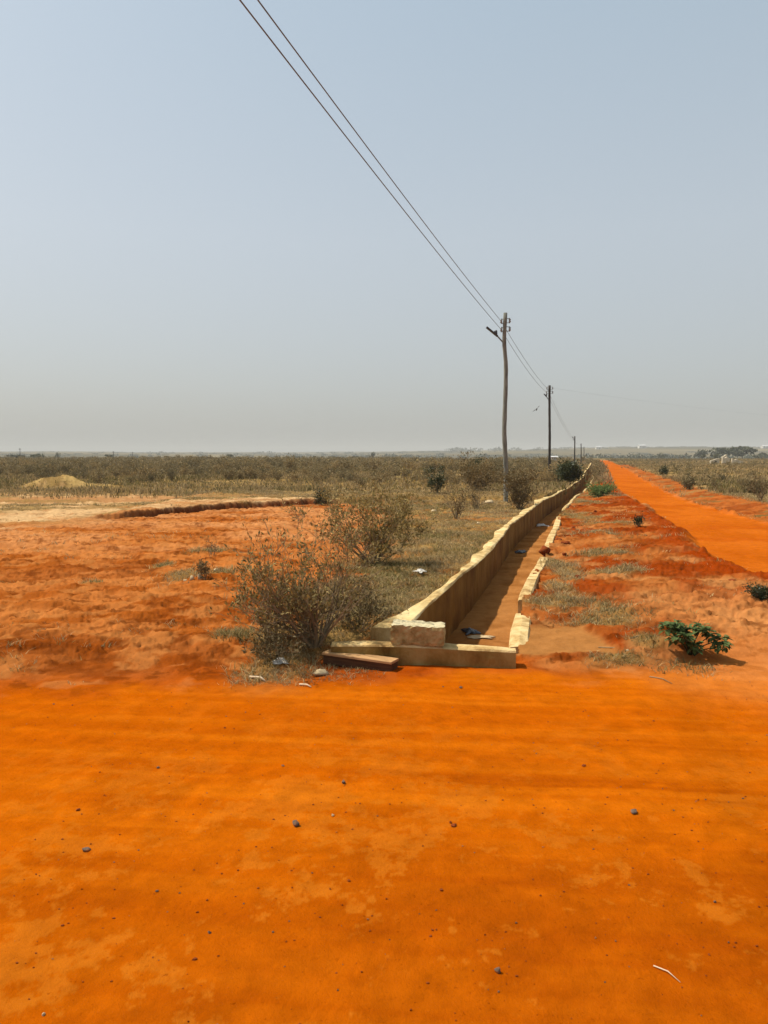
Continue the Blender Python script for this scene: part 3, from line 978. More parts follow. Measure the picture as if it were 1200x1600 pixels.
def leaves(tips, n, size, seed, spread=.03, ratio=.45, minlev=1, disp=.8):
    """(verts, faces) of n folded leaves scattered round the tips"""
    g = np.random.default_rng(seed)
    tp = [t for t in tips if t[2] >= minlev]
    T = np.array([t[0] for t in tp])
    D = np.array([t[1] for t in tp])
    i = g.integers(0, len(T), n)
    c = T[i] + g.normal(0, spread, (n, 3))
    a = D[i] + g.normal(0, disp, (n, 3))
    a /= np.linalg.norm(a, axis=1)[:, None]
    b = np.cross(a, g.normal(0, 1, (n, 3)))
    b /= np.linalg.norm(b, axis=1)[:, None] + 1e-9
    s = (size * g.uniform(.6, 1.35, n))[:, None]
    nn = np.cross(a, b) * s * .12
    v = np.stack([c, c + a * s * .5 + b * s * ratio * .5 + nn, c + a * s, c + a * s * .5 - b * s * ratio * .5 + nn], 1)
    f = np.arange(n * 4).reshape(n, 4)
    return v.reshape(-1, 3), f


def shrub(name, loc, label, cat, seed, h, w, nstem=6, nleaf=1500, lsize=.03, leaf='leaf_olive', group=None, lean=(0, 0), depth=3, r0=.012, kids=3, spread=.03, ratio=.45, upright=.6, tubeN=4, minlev=1, disp=.8):
    e = empty(name, loc, label, cat, group)
    tw, tips = grow(seed, h, w, nstem, depth, lean, upright, r0, 4, kids)
    mb = MB()
    for pts, rads in tw:
        mb.tube(pts, rads, tubeN, cap=False)
    mb.build('stems', M['twig'], e)
    if nleaf:
        v, f = leaves(tips, nleaf, lsize, seed + 1, spread, ratio, minlev, disp)
        me = np_mesh('foliage', v, f, 4, mats=[M[leaf]])
        link('foliage', me, None, e)
    return e


# the two big dry bushes left of the drain mouth
p = G(492, 1012)
shrub('dry_bush', p, 'large sprawling dry olive bush with many thin stems beside the drain end wall', 'bush', 3, .88, 1.05, 18, 3900, .036, 'leaf_olive', lean=(-.08, .1), depth=3, kids=4, r0=.015, spread=.013, ratio=.36, minlev=2, disp=.5, upright=.9)
p = G(424, 1004)
shrub('dry_bush', p, 'thin twiggy dry bush leaning left at the left side of the large sprawling one', 'bush', 61, .68, .55, 7, 1300, .034, 'leaf_olive', lean=(-.32, .1), depth=3, kids=3, r0=.010, spread=.012, ratio=.36, minlev=2, disp=.5, upright=1.0)
p = G(583, 884)
shrub('dry_bush', p, 'dense rounded dry bush just behind the large sprawling one', 'bush', 9, .92, 1.15, 18, 6200, .046, 'leaf_olive', lean=(-.04, 0), depth=3, kids=4, r0=.013, spread=.022, ratio=.36, minlev=2, disp=.5, upright=.8)
p = G(430, 1030)
shrub('weed', p, 'low tangled grey weed at the left foot of the large dry bush', 'weed', 15, .26, .45, 9, 1100, .028, 'leaf_grey', depth=2, r0=.006)
p = G(560, 985)
shrub('weed', p, 'low dry grey brown brush behind the left wing of the end wall', 'weed', 17, .42, .5, 10, 1800, .03, 'leaf_grey', depth=2, r0=.006, spread=.05)
p = G(318, 905)
shrub('weed', p, 'small upright dry weed among pale stones on the red field', 'weed', 19, .34, .16, 6, 420, .03, 'leaf_grey', depth=2, r0=.007, spread=.015)
p = G(330, 868)
shrub('weed', p, 'faint leafless dry weed behind the small upright one on the red field', 'weed', 20, .34, .22, 5, 90, .025, 'leaf_grey', depth=2, r0=.006)
p = G(713, 812)
shrub('bare_shrub', p, 'bare twiggy grey shrub in the dry grass left of the nearest pole', 'shrub', 23, 1.0, .6, 7, 420, .05, 'leaf_grey', depth=3, r0=.014)
p = G(745, 796)
shrub('bare_shrub', p, 'bare twiggy shrub between the grey shrub and the nearest pole', 'shrub', 25, 1.05, .55, 6, 500, .05, 'leaf_grey', depth=3, r0=.014)
p = G(812, 795)
shrub('dry_bush', p, 'brown dry bush at the foot of the nearest pole against the drain wall', 'bush', 27, 1.15, .8, 12, 3600, .06, 'leaf_grey', depth=3, r0=.014, spread=.06)
p = G(683, 772)
shrub('green_shrub', p, 'slim upright dark green shrub standing alone in the dry field', 'shrub', 29, 1.0, .13, 4, 900, .075, 'leaf_dark', depth=2, r0=.02, spread=.06)
p = G(745, 766)
shrub('dry_bush', p, 'broad reddish brown dry bush behind the bare twiggy shrubs', 'bush', 31, 1.0, 1.5, 14, 3800, .085, 'leaf_grey', depth=3, r0=.016, spread=.1)
p = G(741, 748)
shrub('green_shrub', p, 'dark upright shrub rising behind the broad reddish brown bush', 'shrub', 33, 1.35, .2, 4, 420, .12, 'leaf_dark', depth=3, r0=.025, spread=.08)
p = G(502, 792)
shrub('green_shrub', p, 'small dark green shrub at the right end of the eroded soil edge', 'shrub', 35, .55, .28, 6, 900, .06, 'leaf_dark', depth=2, r0=.012, spread=.07)
p = G(890, 757)
shrub('green_bush', p, 'dense dark green bush beside the drain below the third pole', 'bush', 37, 1.0, .72, 12, 4200, .12, 'leaf_dark', depth=3, r0=.02, spread=.12)
p = G(938, 776)
e = shrub('green_weed', p, 'low flat clump of green weeds between the drain and the road', 'weed', 39, .32, .7, 16, 3200, .075, 'leaf_green', depth=2, r0=.008, spread=.08)
p = G(998, 824)
shrub('weed', p, 'small lone dark weed on the crest of the bank beside the road', 'weed', 41, .28, .10, 6, 420, .04, 'leaf_dark', depth=2, r0=.007, spread=.03)
p = G(1188, 934)
shrub('weed', p, 'low dark green brown weed at the right edge of the photo beside the road', 'weed', 43, .15, .24, 12, 1500, .028, 'leaf_dark', depth=2, r0=.005, spread=.025)
p = G(1189, 784)
shrub('bare_shrub', p, 'thin bare upright shrub right of the road at the edge of the photo', 'shrub', 45, 1.05, .3, 5, 260, .06, 'leaf_grey', depth=3, r0=.018)
p = G(1075, 765)
shrub('weed', p, 'low dark dry weed on the pale ground right of the road', 'weed', 47, .45, .5, 9, 1100, .08, 'leaf_scrub', depth=2, r0=.01, spread=.08)
p = G(1037, 744)
shrub('weed', p, 'small dark shrub on the pale soil heap right of the road', 'weed', 49, .7, .35, 6, 700, .1, 'leaf_dark', depth=2, r0=.012, spread=.09)
p = G(1180, 772)
shrub('weed', p, 'dry straw coloured brush in front of the thin bare shrub right of the road', 'weed', 51, .5, .9, 10, 1600, .07, 'leaf_grey', depth=2, r0=.008, spread=.08)

# broad-leaved green plant by the road corner
p = G(1079, 1031)
gp = empty('green_plant', p, 'small bright green broad leaved plant growing on the road corner verge', 'plant')
r_ = random.Random(5)
st, lv, lf = MB(), [], []
heads = [(-.17, .0, .27), (-.10, .03, .30), (-.02, .05, .25), (.06, -.02, .27), (.14, .02, .19), (.20, -.03, .17), (.0, -.07, .12), (-.13, -.05, .18), (.09, .08, .24), (.17, -.06, .10), (-.05, .09, .23), (-.06, -.06, .2)]
for (hx, hy, hz) in heads:
    hx, hz = hx * 1.2, hz * .82
    st.tube([(0, 0, -.03), (hx * .4, hy * .4, hz * .55), (hx, hy, hz)], [.007, .005, .003], 5, cap=False)
    for k in range(32):
        a = r_.uniform(0, 6.28)
        el = r_.uniform(-.5, .7)
        d = Vector((math.cos(a) * math.cos(el), math.sin(a) * math.cos(el), math.sin(el)))
        s = r_.uniform(.04, .082)
        side = d.cross(Vector((0, 0, 1))).normalized()
        up = side.cross(d).normalized()
        b = Vector((hx, hy, hz)) + d * .012 + Vector((r_.uniform(-.02, .02), r_.uniform(-.02, .02), r_.uniform(-.03, .02)))
        w = s * .30
        o0 = len(lv)
        lv += [b, b + d * s * .4 + side * w + up * .006, b + d * s * .4, b + d * s * .4 - side * w + up * .006,
               b + d * s * .75 + side * w * .8 - up * .004, b + d * s * .75 - up * .008, b + d * s * .75 - side * w * .8 - up * .004, b + d * s - up * .02]
        lf += [(o0, o0 + 2, o0 + 1), (o0, o0 + 3, o0 + 2), (o0 + 1, o0 + 2, o0 + 5, o0 + 4), (o0 + 2, o0 + 3, o0 + 6, o0 + 5), (o0 + 4, o0 + 5, o0 + 7), (o0 + 5, o0 + 6, o0 + 7)]
st.build('stems', M['leaf_dark'], gp)
MB().add(lv, lf).build('leaves', M['leaf_green'], gp)


# ------------------------------------------------------------------ dry grass (uncountable)
def grass(name, X, Y, Z, hgt, nb, tone, spread, wid, seed, flat=.45):
    """tufts at X,Y,Z: nb blades each, one bent triangle pair per blade"""
    g = np.random.default_rng(seed)
    n = len(X)
    i = np.repeat(np.arange(n), nb)
    N = len(i)
    a = g.uniform(0, 2 * np.pi, N)
    rad = spread[i] * np.sqrt(g.uniform(0, 1, N))
    bx, by = X[i] + rad * np.cos(a), Y[i] + rad * np.sin(a)
    bz = Z[i] - .01
    lean = g.normal(0, flat, (N, 2)) + np.stack([np.cos(a), np.sin(a)], 1) * .35
    h = hgt[i] * g.uniform(.35, 1.15, N)
    w = wid[i] * g.uniform(.6, 1.4, N)
    q = g.uniform(0, np.pi, N)
    wx, wy = np.cos(q) * w / 2, np.sin(q) * w / 2
    b0 = np.stack([bx - wx, by - wy, bz], 1)
    b1 = np.stack([bx + wx, by + wy, bz], 1)
    mid = np.stack([bx + lean[:, 0] * h * .35, by + lean[:, 1] * h * .35, bz + h * .65], 1)
    m0 = mid - np.stack([wx, wy, 0 * wx], 1) * .7
    m1 = mid + np.stack([wx, wy, 0 * wx], 1) * .7
    tip = np.stack([bx + lean[:, 0] * h, by + lean[:, 1] * h, bz + h * .92], 1)
    V = np.stack([b0, b1, m1, m0, tip], 1).reshape(-1, 3)
    k = np.arange(N)[:, None] * 5
    F = np.concatenate([k + np.array([[0, 1, 2]]), k + np.array([[0, 2, 3]]), k + np.array([[3, 2, 4]])], 0)
    T = np.repeat(tone[i] * g.uniform(.7, 1.3, (N, 1)), 5, axis=0)
    me = np_mesh(name, V, F, 3, T, False, [M['grass']])
    return tag(link(name, me), kind='stuff')


def wedge(n, y0, y1, power, seed, half=.56):
    g = np.random.default_rng(seed)
    u = g.uniform(0, 1, n)
    y = (y0 ** power + u * (y1 ** power - y0 ** power)) ** (1 / power)
    x = g.uniform(-half, half, n) * y
    return x, y


def tones(n, seed, green):
    g = np.random.default_rng(seed)
    straw, grey, olive = np.array([.46, .32, .14]), np.array([.27, .195, .10]), np.array([.19, .15, .05])
    t = g.uniform(0, 1, (n, 1))
    c = straw * t + grey * (1 - t)
    k = (g.uniform(0, 1, (n, 1)) < green[:, None])
    c = np.clip(c, 0, .8)
    return np.where(k, olive * g.uniform(.7, 1.3, (n, 1)), c)


# grass near the drain, on the verge and on the red field
x, y = wedge(420000, 5.2, 34, .6, 301)
q = plan(x, y)
dens = np.clip(q['cover'] * (.55 + .6 * q['n1']), 0, 1) * (1 - ss(28, 34, y)) + np.clip(q['gb'], 0, 1) ** 1.5 * (.25 + .5 * ss(-.4, .5, fbm(x * 5, y * 5, 405, 3))) * (1 - q['cover']) + (.012 * q['left'] + .045 * q['verge']) * ss(-.2, .6, fbm(x * .8, y * .8, 400, 3))
dens = dens * (1 - q['road']) * (q['drain'] < .5) * (q['sand'] < .3) * ~((q['sl'] > -.2) & (q['sl'] < 0)) * ~((q['sr'] > 0) & (q['sr'] < .13))
dens = np.where(q['right'] & (y > 8), np.clip(.5 + q['n1'], 0, 1) * (1 - q['bankr']) * (1 - q['road']), dens)
keep = np.random.default_rng(1).uniform(0, 1, len(x)) < dens * .42
x, y, z = x[keep], y[keep], q['z'][keep]
gr = np.clip(.18 + .5 * fbm(x * .7, y * .7, 410, 3), 0, .8)
hh = (.035 + .05 * np.clip(fbm(x * .9, y * .9, 420, 3) + .5, 0, 1.3)) * np.where((y < 7.0), .75, 1.0)
grass('dry_grass', x, y, z, hh, 8, tones(len(x), 5, gr), .035 + .005 * y, .003 + .0005 * y, 6, .95)
print('near tufts', len(x))
# grass in the middle distance
x, y = wedge(90000, 26, 320, .35, 311)
q = plan(x, y)
dens = ((q['left'] * np.clip(.75 + .8 * fbm(x * .12, y * .12, 430, 3), 0.05, 1)) + q['right'] * np.clip(.6 + q['n1'], 0.1, 1) * (1 - q['bankr']) + q['verge'] * .6 * (y > 40)) * (1 - q['road']) * (q['drain'] < .5)
dens = dens * ss(25, 33, y) * (1 - .85 * blobs(x, y, PALE_BLOBS, 57)) * (1 - np.clip(q['mnd'] + q['mnd2'], 0, 1))
keep = np.random.default_rng(2).uniform(0, 1, len(x)) < dens * .8
x, y, z = x[keep], y[keep], q['z'][keep]
gr = np.clip(.35 + .5 * fbm(x * .06, y * .06, 440, 3), 0, .9)
grass('field_grass', x, y, z, .16 + .14 * np.clip(fbm(x * .2, y * .2, 450, 2) + .5, 0, 1.3), 6, tones(len(x), 7, gr) * .8, .05 + .006 * y, .012 + .0007 * y, 8)
print('mid tufts', len(x))


# ------------------------------------------------------------------ scrub of the field: 300 shrubs, the rest as one mass
def proto(seed, h, w, nleaf, lsize, nstem=8):
    tw, tips = grow(seed, h, w, nstem, 2, (0, 0), .6, .016, 3, 3)
    mb = MB()
    for pts, rads in tw:
        mb.tube([pts[0], pts[-1]], [max(rads[0], .012), .006], 3, cap=False)
    v, f = leaves(tips, nleaf, lsize, seed + 1, .13, .55, 0)
    mb.add([tuple(a) for a in v], [tuple(int(k) for k in a) for a in f], 1)
    return mb


protos = [proto(500 + k, h, w, 420, .12) for k, (h, w) in enumerate(((1.2, .9), (1.0, 1.2), (1.35, .8), (.8, 1.1), (1.1, 1.0)))]
meshes = []
for mb in protos:
    me = mb.mesh('scrub_shrub')
    me.materials.append(M['twig'])
    me.materials.append(M['leaf_scrub'])
    meshes.append(me)
x, y = wedge(9000, 30, 420, .42, 321)
q = plan(x, y)
az = x / y
thick = ss(-.02, -.20, az)                                   # dense thicket on the left, open in the middle
start = np.where(az < -.1, 42, 27) + 13 * fbm(x * .25, y * .25, 462, 3)
dens = q['left'] * (y > start) * np.clip(.24 + .44 * thick * ss(34, 58, y) + .35 * fbm(x * .06, y * .06, 460, 3) + .25 * ss(80, 160, y), .03, 1)
dens = dens * (1 - .9 * blobs(x, y, PALE_BLOBS, 57)) * (np.clip(q['mnd'] + q['mnd2'], 0, 1) < .1)
dens = np.where(q['right'] & (y > 22), .05 + .22 * ss(120, 220, y) + .05 * (y < 50), dens)
dens = np.where(q['verge'] & (y > 50), .5, dens)
dens = dens * (q['road'] < .05) * (q['bankr'] < .1) * (q['drain'] < .5) * ~((q['sl'] > -.8) & (q['sl'] < 0))
keep = np.random.default_rng(3).uniform(0, 1, len(x)) < dens
x, y, z = x[keep], y[keep], q['z'][keep]
sc = .26 + .62 * np.random.default_rng(4).uniform(0, 1, len(x)) ** 1.3 * (.55 + .6 * np.clip(fbm(x * .08, y * .08, 464, 3) + .5, 0, 1)) * np.where(np.random.default_rng(14).uniform(0, 1, len(x)) < .05, 1.3, 1) * (1 - .45 * (x > XRL(np.clip(y, 5, 330))))
vis = np.abs(x / y) < .535
order = np.argsort(np.where(vis, y / sc, 1e6))
first = order[:300]
rest = order[300:]
for k in first:
    o = bpy.data.objects.new('scrub_shrub', meshes[k % 5])
    COL.objects.link(o)
    o.location = (x[k], y[k], z[k] - .03)
    o.rotation_euler = (0, 0, rnd.uniform(0, 6.28))
    o.scale = (sc[k] * rnd.uniform(.85, 1.25), sc[k] * rnd.uniform(.85, 1.25), sc[k])
    tag(o, 'dry olive brown shrub, one of the many scattered through the scrub of the far field', 'shrub', 'scrub shrubs scattered over the far field')
# far scrub as one mass, a light version of the same shrubs
PV = []
for k in range(5):
    tw, tips = grow(500 + k, 1.1, 1.0, 8, 2, (0, 0), .6, .016, 3, 3)
    v, f = leaves(tips, 130, .24, 520 + k, .15, .6, 0)
    PV.append(v)
allv = []
g = np.random.default_rng(9)
for k in rest:
    v = PV[k % 5]
    a = g.uniform(0, 6.28)
    ca, sa = math.cos(a), math.sin(a)
    s = sc[k]
    allv.append(np.stack([(v[:, 0] * ca - v[:, 1] * sa) * s * 1.1 + x[k], (v[:, 0] * sa + v[:, 1] * ca) * s * 1.1 + y[k], v[:, 2] * s + z[k]], 1))
allv = np.concatenate(allv)
me = np_mesh('scrub_thicket', allv, np.arange(len(allv)).reshape(-1, 4), 4, mats=[M['leaf_scrub']])
tag(link('scrub_thicket', me), kind='stuff')
print('scrub', len(first), len(rest))


# ------------------------------------------------------------------ trees far off
def crown_pts(seed, w, h, n, base):
    g = np.random.default_rng(seed)
    nl = 9
    cs = g.normal(0, 1, (nl, 3))
    cs /= np.linalg.norm(cs, axis=1)[:, None]
    cs = cs * np.array([w * .32, w * .32, h * .30]) + np.array([0, 0, base + h * .5])
    rr = g.uniform(.20, .36, nl)
    i = g.integers(0, nl, n)
    d = g.normal(0, 1, (n, 3))
    d /= np.linalg.norm(d, axis=1)[:, None]
    return cs[i] + d * (rr[i] * g.uniform(.55, 1.1, n))[:, None] * np.array([w, w, h])[None, :] * .9


def leafquads(c, size, seed):
    g = np.random.default_rng(seed)
    n = len(c)
    a = g.normal(0, 1, (n, 3))
    a /= np.linalg.norm(a, axis=1)[:, None]
    b = np.cross(a, g.normal(0, 1, (n, 3)))
    b /= np.linalg.norm(b, axis=1)[:, None]
    s = (size * g.uniform(.6, 1.3, n))[:, None]
    v = np.stack([c - a * s * .5, c + b * s * .35, c + a * s * .5, c - b * s * .35], 1).reshape(-1, 3)
    return v


def tree(px, py, Y, hpx, wpx, label, seed, group=None, name='distant_tree', bare=False):
    top = PD(px, py - hpx, Y)
    X = top.x
    zb = gz(X, Y)
    h = max(2.0, top.z - zb)
    w = wpx * Y / PX
    e = empty(name, (X, Y, zb), label, 'tree', group)
    tr = MB()
    tr.tube([(0, 0, -.5), (.05 * h * .3, 0, h * .3), (0, .02 * h, h * .62)], [.045 * h, .032 * h, .016 * h], 6)
    for k in range(4):
        a = k * 1.7 + seed
        tr.tube([(0.01 * h, 0, h * .28), (math.cos(a) * w * .2, math.sin(a) * w * .2, h * .5), (math.cos(a) * w * .34, math.sin(a) * w * .34, h * .68)], [.02 * h, .013 * h, .006 * h], 4)
    tr.build('trunk', M['bark'], e)
    c = crown_pts(seed, w, h * .78, 500, h * .24)
    v = leafquads(c, .11 * max(w, h * .6), seed + 1)
    link('crown', np_mesh('crown', v, np.arange(len(v)).reshape(-1, 4), 4, mats=[M['leaf_tree']]), None, e)
    return e


tree(58, 721, 300, 12, 20, 'small dark round tree on the left skyline of the scrub', 601)
tree(20, 721, 330, 10, 30, 'low wide dark tree beside the thin masts at the far left skyline', 602)
tree(90, 719, 420, 13, 9, 'slim pale tree between two round trees on the left skyline', 603)
tree(170, 720, 300, 10, 12, 'small dark tree beside a thin pole on the left skyline', 604)
tree(358, 719, 280, 6, 12, 'lone tiny dark tree above the scrub left of centre', 605)
tree(583, 722, 420, 17, 8, 'slim tall tree on the skyline near the middle of the photo', 606)
tree(520, 722, 430, 9, 16, 'low tree left of the slim tall tree on the middle skyline', 607)
tree(556, 722, 420, 7, 18, 'low dark clump of tree right beside the slim tall tree on the middle skyline', 608)
tree(1160, 716, 420, 18, 42, 'widest round dark tree on the right skyline behind the pale ruin', 610)
tree(1125, 716, 420, 16, 34, 'round dark tree directly behind the pale ruin', 611)
tree(1094, 716, 450, 15, 22, 'dark tree left of the pale ruin on the right skyline', 612)
tree(1186, 716, 430, 9, 24, 'low dark tree at the right end of the skyline trees', 613)
tree(1033, 716, 460, 8, 12, 'smallest dark tree in the far field right of the road', 614)
tree(1120, 727, 240, 11, 10, 'small dark tree standing in front of the pale ruin', 615)
tree(1098, 727, 250, 9, 9, 'dark bushy tree at the left end of the pale ruin', 616)

# tree belts further away: nobody could count them
belt = []
g = np.random.default_rng(31)
def add_belt(px0, px1, Y, y_lo, y_hi, n, wide):
    for k in range(n):
        px = g.uniform(px0, px1)
        Yk = Y * g.uniform(.92, 1.08)
        yt = g.uniform(y_hi, y_lo)
        pt = PD(px, yt, Yk)
        zb = gz(pt.x, Yk)
        h = min(max(pt.z - zb, 2.2), 13)
        w = wide * Yk / PX * g.uniform(.6, 1.5)
        c = crown_pts(int(g.integers(1, 1e6)), w, h, 70, -.1 * h) + np.array([pt.x, Yk, zb])
        belt.append(leafquads(c, .22 * h + .05 * w, int(g.integers(1, 1e6))))


add_belt(920, 1240, 600, 713, 707, 60, 16)
add_belt(560, 1240, 900, 713, 708, 70, 18)
add_belt(-40, 560, 700, 714, 710, 45, 14)
add_belt(-40, 1240, 1300, 711, 707, 90, 16)
add_belt(-40, 1240, 1900, 708, 704, 110, 14)
add_belt(700, 1240, 2150, 703, 697, 90, 14)
bv_ = np.concatenate(belt)
tag(link('tree_belt', np_mesh('tree_belt', bv_, np.arange(len(bv_)).reshape(-1, 4), 4, mats=[M['leaf_tree']])), kind='stuff')

# thin masts on the left skyline
for (px, yt, Y, lab) in ((31, 700, 300, 'taller thin dark mast on the far left skyline'), (38, 710, 320, 'shorter thin mast right of the taller one on the far left skyline'),
                         (177, 705, 310, 'thin pole beside a small dark tree on the left skyline'), (207, 706, 420, 'faint thin pole on the skyline left of centre')):
    t = PD(px, yt, Y)
    zb = gz(t.x, Y)
    e = empty('mast', (t.x, Y, zb), lab, 'mast')
    MB().tube([(0, 0, -.5), (0, 0, (t.z - zb) * .5), (0, 0, t.z - zb)], [.16, .13, .09], 6).build('shaft', M['pole_dark'], e)
    MB().tube([(-.5, 0, (t.z - zb) * .9), (.5, 0, (t.z - zb) * .9)], .07, 4).build('crossarm', M['pole_dark'], e)


# ------------------------------------------------------------------ far buildings
def house(px, py_base, Y, wpx, hpx, label, m='whitewash', rz=0.1):
    if Y > 900:
        for Y in range(900, 2600, 10):
            if gz(PD(px, 700, Y).x, Y) >= PD(px, py_base, Y).z:
                break
    pt = PD(px, py_base, Y)
    zb = pt.z
    gzb = gz(pt.x, Y)
    w, h, d = wpx * Y / PX, hpx * Y / PX, wpx * Y / PX * .55
    e = empty('house', (pt.x, Y, gzb), label, 'house', None, rz)
    base = zb - gzb
    hh = base + h * .68
    MB().box((0, 0, hh / 2 - .4), (w, d, hh + .8)).build('wall', M[m], e)
    rf = MB()
    ov = .4
    zt = hh + .004
    rf.add([(-w / 2 - ov, -d / 2 - ov, zt), (w / 2 + ov, -d / 2 - ov, zt), (w / 2 + ov, d / 2 + ov, zt), (-w / 2 - ov, d / 2 + ov, zt), (-w / 2 - ov, 0, zt + h * .32), (w / 2 + ov, 0, zt + h * .32)],
           [(0, 1, 5, 4), (2, 3, 4, 5), (0, 4, 3), (1, 2, 5), (3, 2, 1, 0)])
    rf.build('roof', M['sheet_roof' if m == 'whitewash' else m], e)
    MB().box((w * .05, -d / 2 - .03, base + h * .25), (w * .10, .08, h * .5)).build('door', M['dark_open'], e)
    for sx in (-.3, .3):
        MB().box((w * sx, -d / 2 - .03, base + h * .38), (w * .12, .08, h * .22)).build('window', M['dark_open'], e)
    return e


house(1003, 700.5, 1500, 11, 6, 'larger white house on the hazy skyline just right of the road end')
house(935, 702, 1400, 9, 5, 'smaller white house on the hazy skyline right of the farthest pole')
house(1196, 700.5, 1450, 12, 5, 'white house on the skyline at the right edge of the photo')
house(865, 717.5, 200, 8, 5, 'tiny white hut in the field just right of the second pole')
house(891, 727.5, 130, 9, 6, 'low white hut in the scrub beside the third pole')
# pale ruin
p0 = G(1138, 724)
ru = empty('ruined_building', p0, 'low pale roofless ruin of broken block walls in the right hand field', 'ruin')
sc_ = p0.y / PX
for k, (x0, x1, h0, h1, dy) in enumerate(((-28, -14, 4, 8, 0), (-6, 6, 11, 7, 1), (4, 16, 8, 4, -.5), (14, 30, 5, 2.5, 1.5), (6, 12, 12, 12, 4))):
    a, b = x0 * sc_, x1 * sc_
    mb = MB()
    t = .35
    h0m, h1m = h0 * sc_, h1 * sc_
    mid = (h0m + h1m) / 2 * 1.15
    pr = [(a, -.4), (b, -.4), (b, h1m), ((a + b) / 2 + .2, mid), ((a + b) / 2 - .3, mid * .8), (a, h0m)]
    n = len(pr)
    mb.add([(x_, dy, z_) for x_, z_ in pr] + [(x_, dy + t, z_) for x_, z_ in pr],
           [tuple(range(n)), tuple(range(2 * n - 1, n - 1, -1))] + [((i + 1) % n, i, n + i, n + (i + 1) % n) for i in range(n)])
    mb.build('wall', M['tanwall'], ru)
mb = MB().box((-20 * sc_, .0 - .06, 2.2 * sc_), (3 * sc_, .1, 3.5 * sc_))
mb.build('doorway', M['dark_open'], ru)


# ------------------------------------------------------------------ stones, litter, sticks, bird
def stone(px, py, wpx, hpx, m, name, label, cat, group, seed, on=None, rough=.22):
    p = G(px, py) if on is None else on
    s = p.y / PX
    w, h = wpx * s * .82, hpx * s * .82
    mb = MB().lump((0, 0, h * .30), (w, w * .8, h), seed, rough, 10, 7)
    o = mb.build(name, M[m], smooth=True)
    o.location = p
    o.rotation_euler = (0, 0, seed * 1.3)
    return tag(o, label, cat, group)


gp_ = 'loose pebbles on the orange road'
for k, (px, py, w, h, lab) in enumerate((
        (462, 1290, 17, 13, 'largest grey brown pebble on the orange road, left of centre'),
        (135, 1329, 15, 8, 'flat dark pebble on the left part of the orange road'),
        (537, 1224, 9, 8, 'small dark pebble on the middle of the road, farthest of the dark ones'),
        (520, 1275, 6, 5, 'tiny pale pebble to the right of the largest pebble'),
        (990, 1270, 15, 8, 'flat grey pebble on the right part of the orange road'),
        (778, 1519, 12, 12, 'dark pebble nearest the viewer on the orange road'),
        (709, 1291, 12, 6, 'reddish crumbly pebble right of the centre of the road'),
        (704, 1286, 6, 5, 'tiny reddish pebble touching the crumbly one right of centre'),
        (245, 1393, 7, 4, 'tiny dark pebble below the flat dark one on the left of the road'),
        (122, 1266, 9, 4, 'small reddish pebble above the flat dark one on the left of the road'),
        (545, 1377, 7, 4, 'tiny reddish pebble below the middle of the road'),
        (912, 1197, 9, 4, 'small reddish pebble high on the right of the road'),
        (247, 1200, 7, 4, 'tiny dark pebble high on the left of the road'),
        (1117, 1410, 6, 4, 'tiny dark pebble low on the right of the road'),
        (68, 1586, 8, 6, 'small pale pebble in the bottom left corner of the photo'),
        (442, 1197, 6, 3, 'tiny dark pebble high on the road left of centre'),
        (720, 1075, 8, 4, 'small dark pebble at the far road edge below the drain end'))):
    stone(px, py, w, h, 'clay' if 'reddish' in lab else ('stone_pale' if 'pale' in lab else 'pebble'), 'pebble', lab, 'pebble', gp_, 700 + k)
gs = 'pale stones on the dry ground'
for k, (px, py, w, h, lab) in enumerate((
        (500, 1054, 32, 13, 'wide pale flat stone left of the timber beam'),
        (300, 907, 9, 12, 'pale stone on the left side of the small upright weed'),
        (312, 906, 8, 14, 'pale upright stone touching the small upright weed'),
        (337, 893, 9, 8, 'pale stone on the right side of the small upright weed'),
        (290, 908, 8, 7, 'small pale stone, leftmost of those by the upright weed'),
        (764, 788, 22, 9, 'long pale stone in the dry grass left of the nearest pole'),
        (678, 797, 12, 6, 'pale stone in the grass left of the bare grey shrub'),
        (684, 841, 11, 7, 'pale stone in the dry grass halfway to the drain wall'),
        (747, 819, 9, 4, 'small white stone in the grass below the nearest pole'),
        (980, 1024, 8, 8, 'small white stone on the verge left of the green plant'),
        (1125, 767, 6, 5, 'small white stone on the ground right of the road'),
        (1062, 1012, 6, 4, 'tiny pale stone in the straw in front of the green plant'))):
    stone(px, py, w, h, 'stone_pale', 'stone', lab, 'stone', gs, 750 + k)
gcl = 'lumps of red clay on the verge'
for k, (px, py, w, h, lab) in enumerate((
        (858, 858, 23, 19, 'big rounded lump of red clay lying on the broken low wall of the drain'),
        (872, 845, 14, 8, 'flatter red clay lump just behind the big rounded one'),
        (896, 825, 9, 7, 'small dark red clay lump on the verge beyond the low wall'),
        (884, 852, 15, 9, 'low red clay lump on the verge right of the big rounded one'),
        (882, 868, 10, 8, 'small red clay lump on the verge nearest the big rounded one'),
        (903, 903, 9, 6, 'small red clay lump in the middle of the verge'),
        (930, 803, 8, 4, 'small red clay lump far along the verge'),
        (1145, 905, 16, 6, 'flat red clay lump on the bank at the right side'))):
    on = None
    if k == 0:
        on = G(858, 864); on.z = max(on.z, .02); on.x = float(XKR(on.y)) + .04
    stone(px, py, w, h, 'clay', 'clay_lump', lab, 'clay lump', gcl, 780 + k, on, .26)


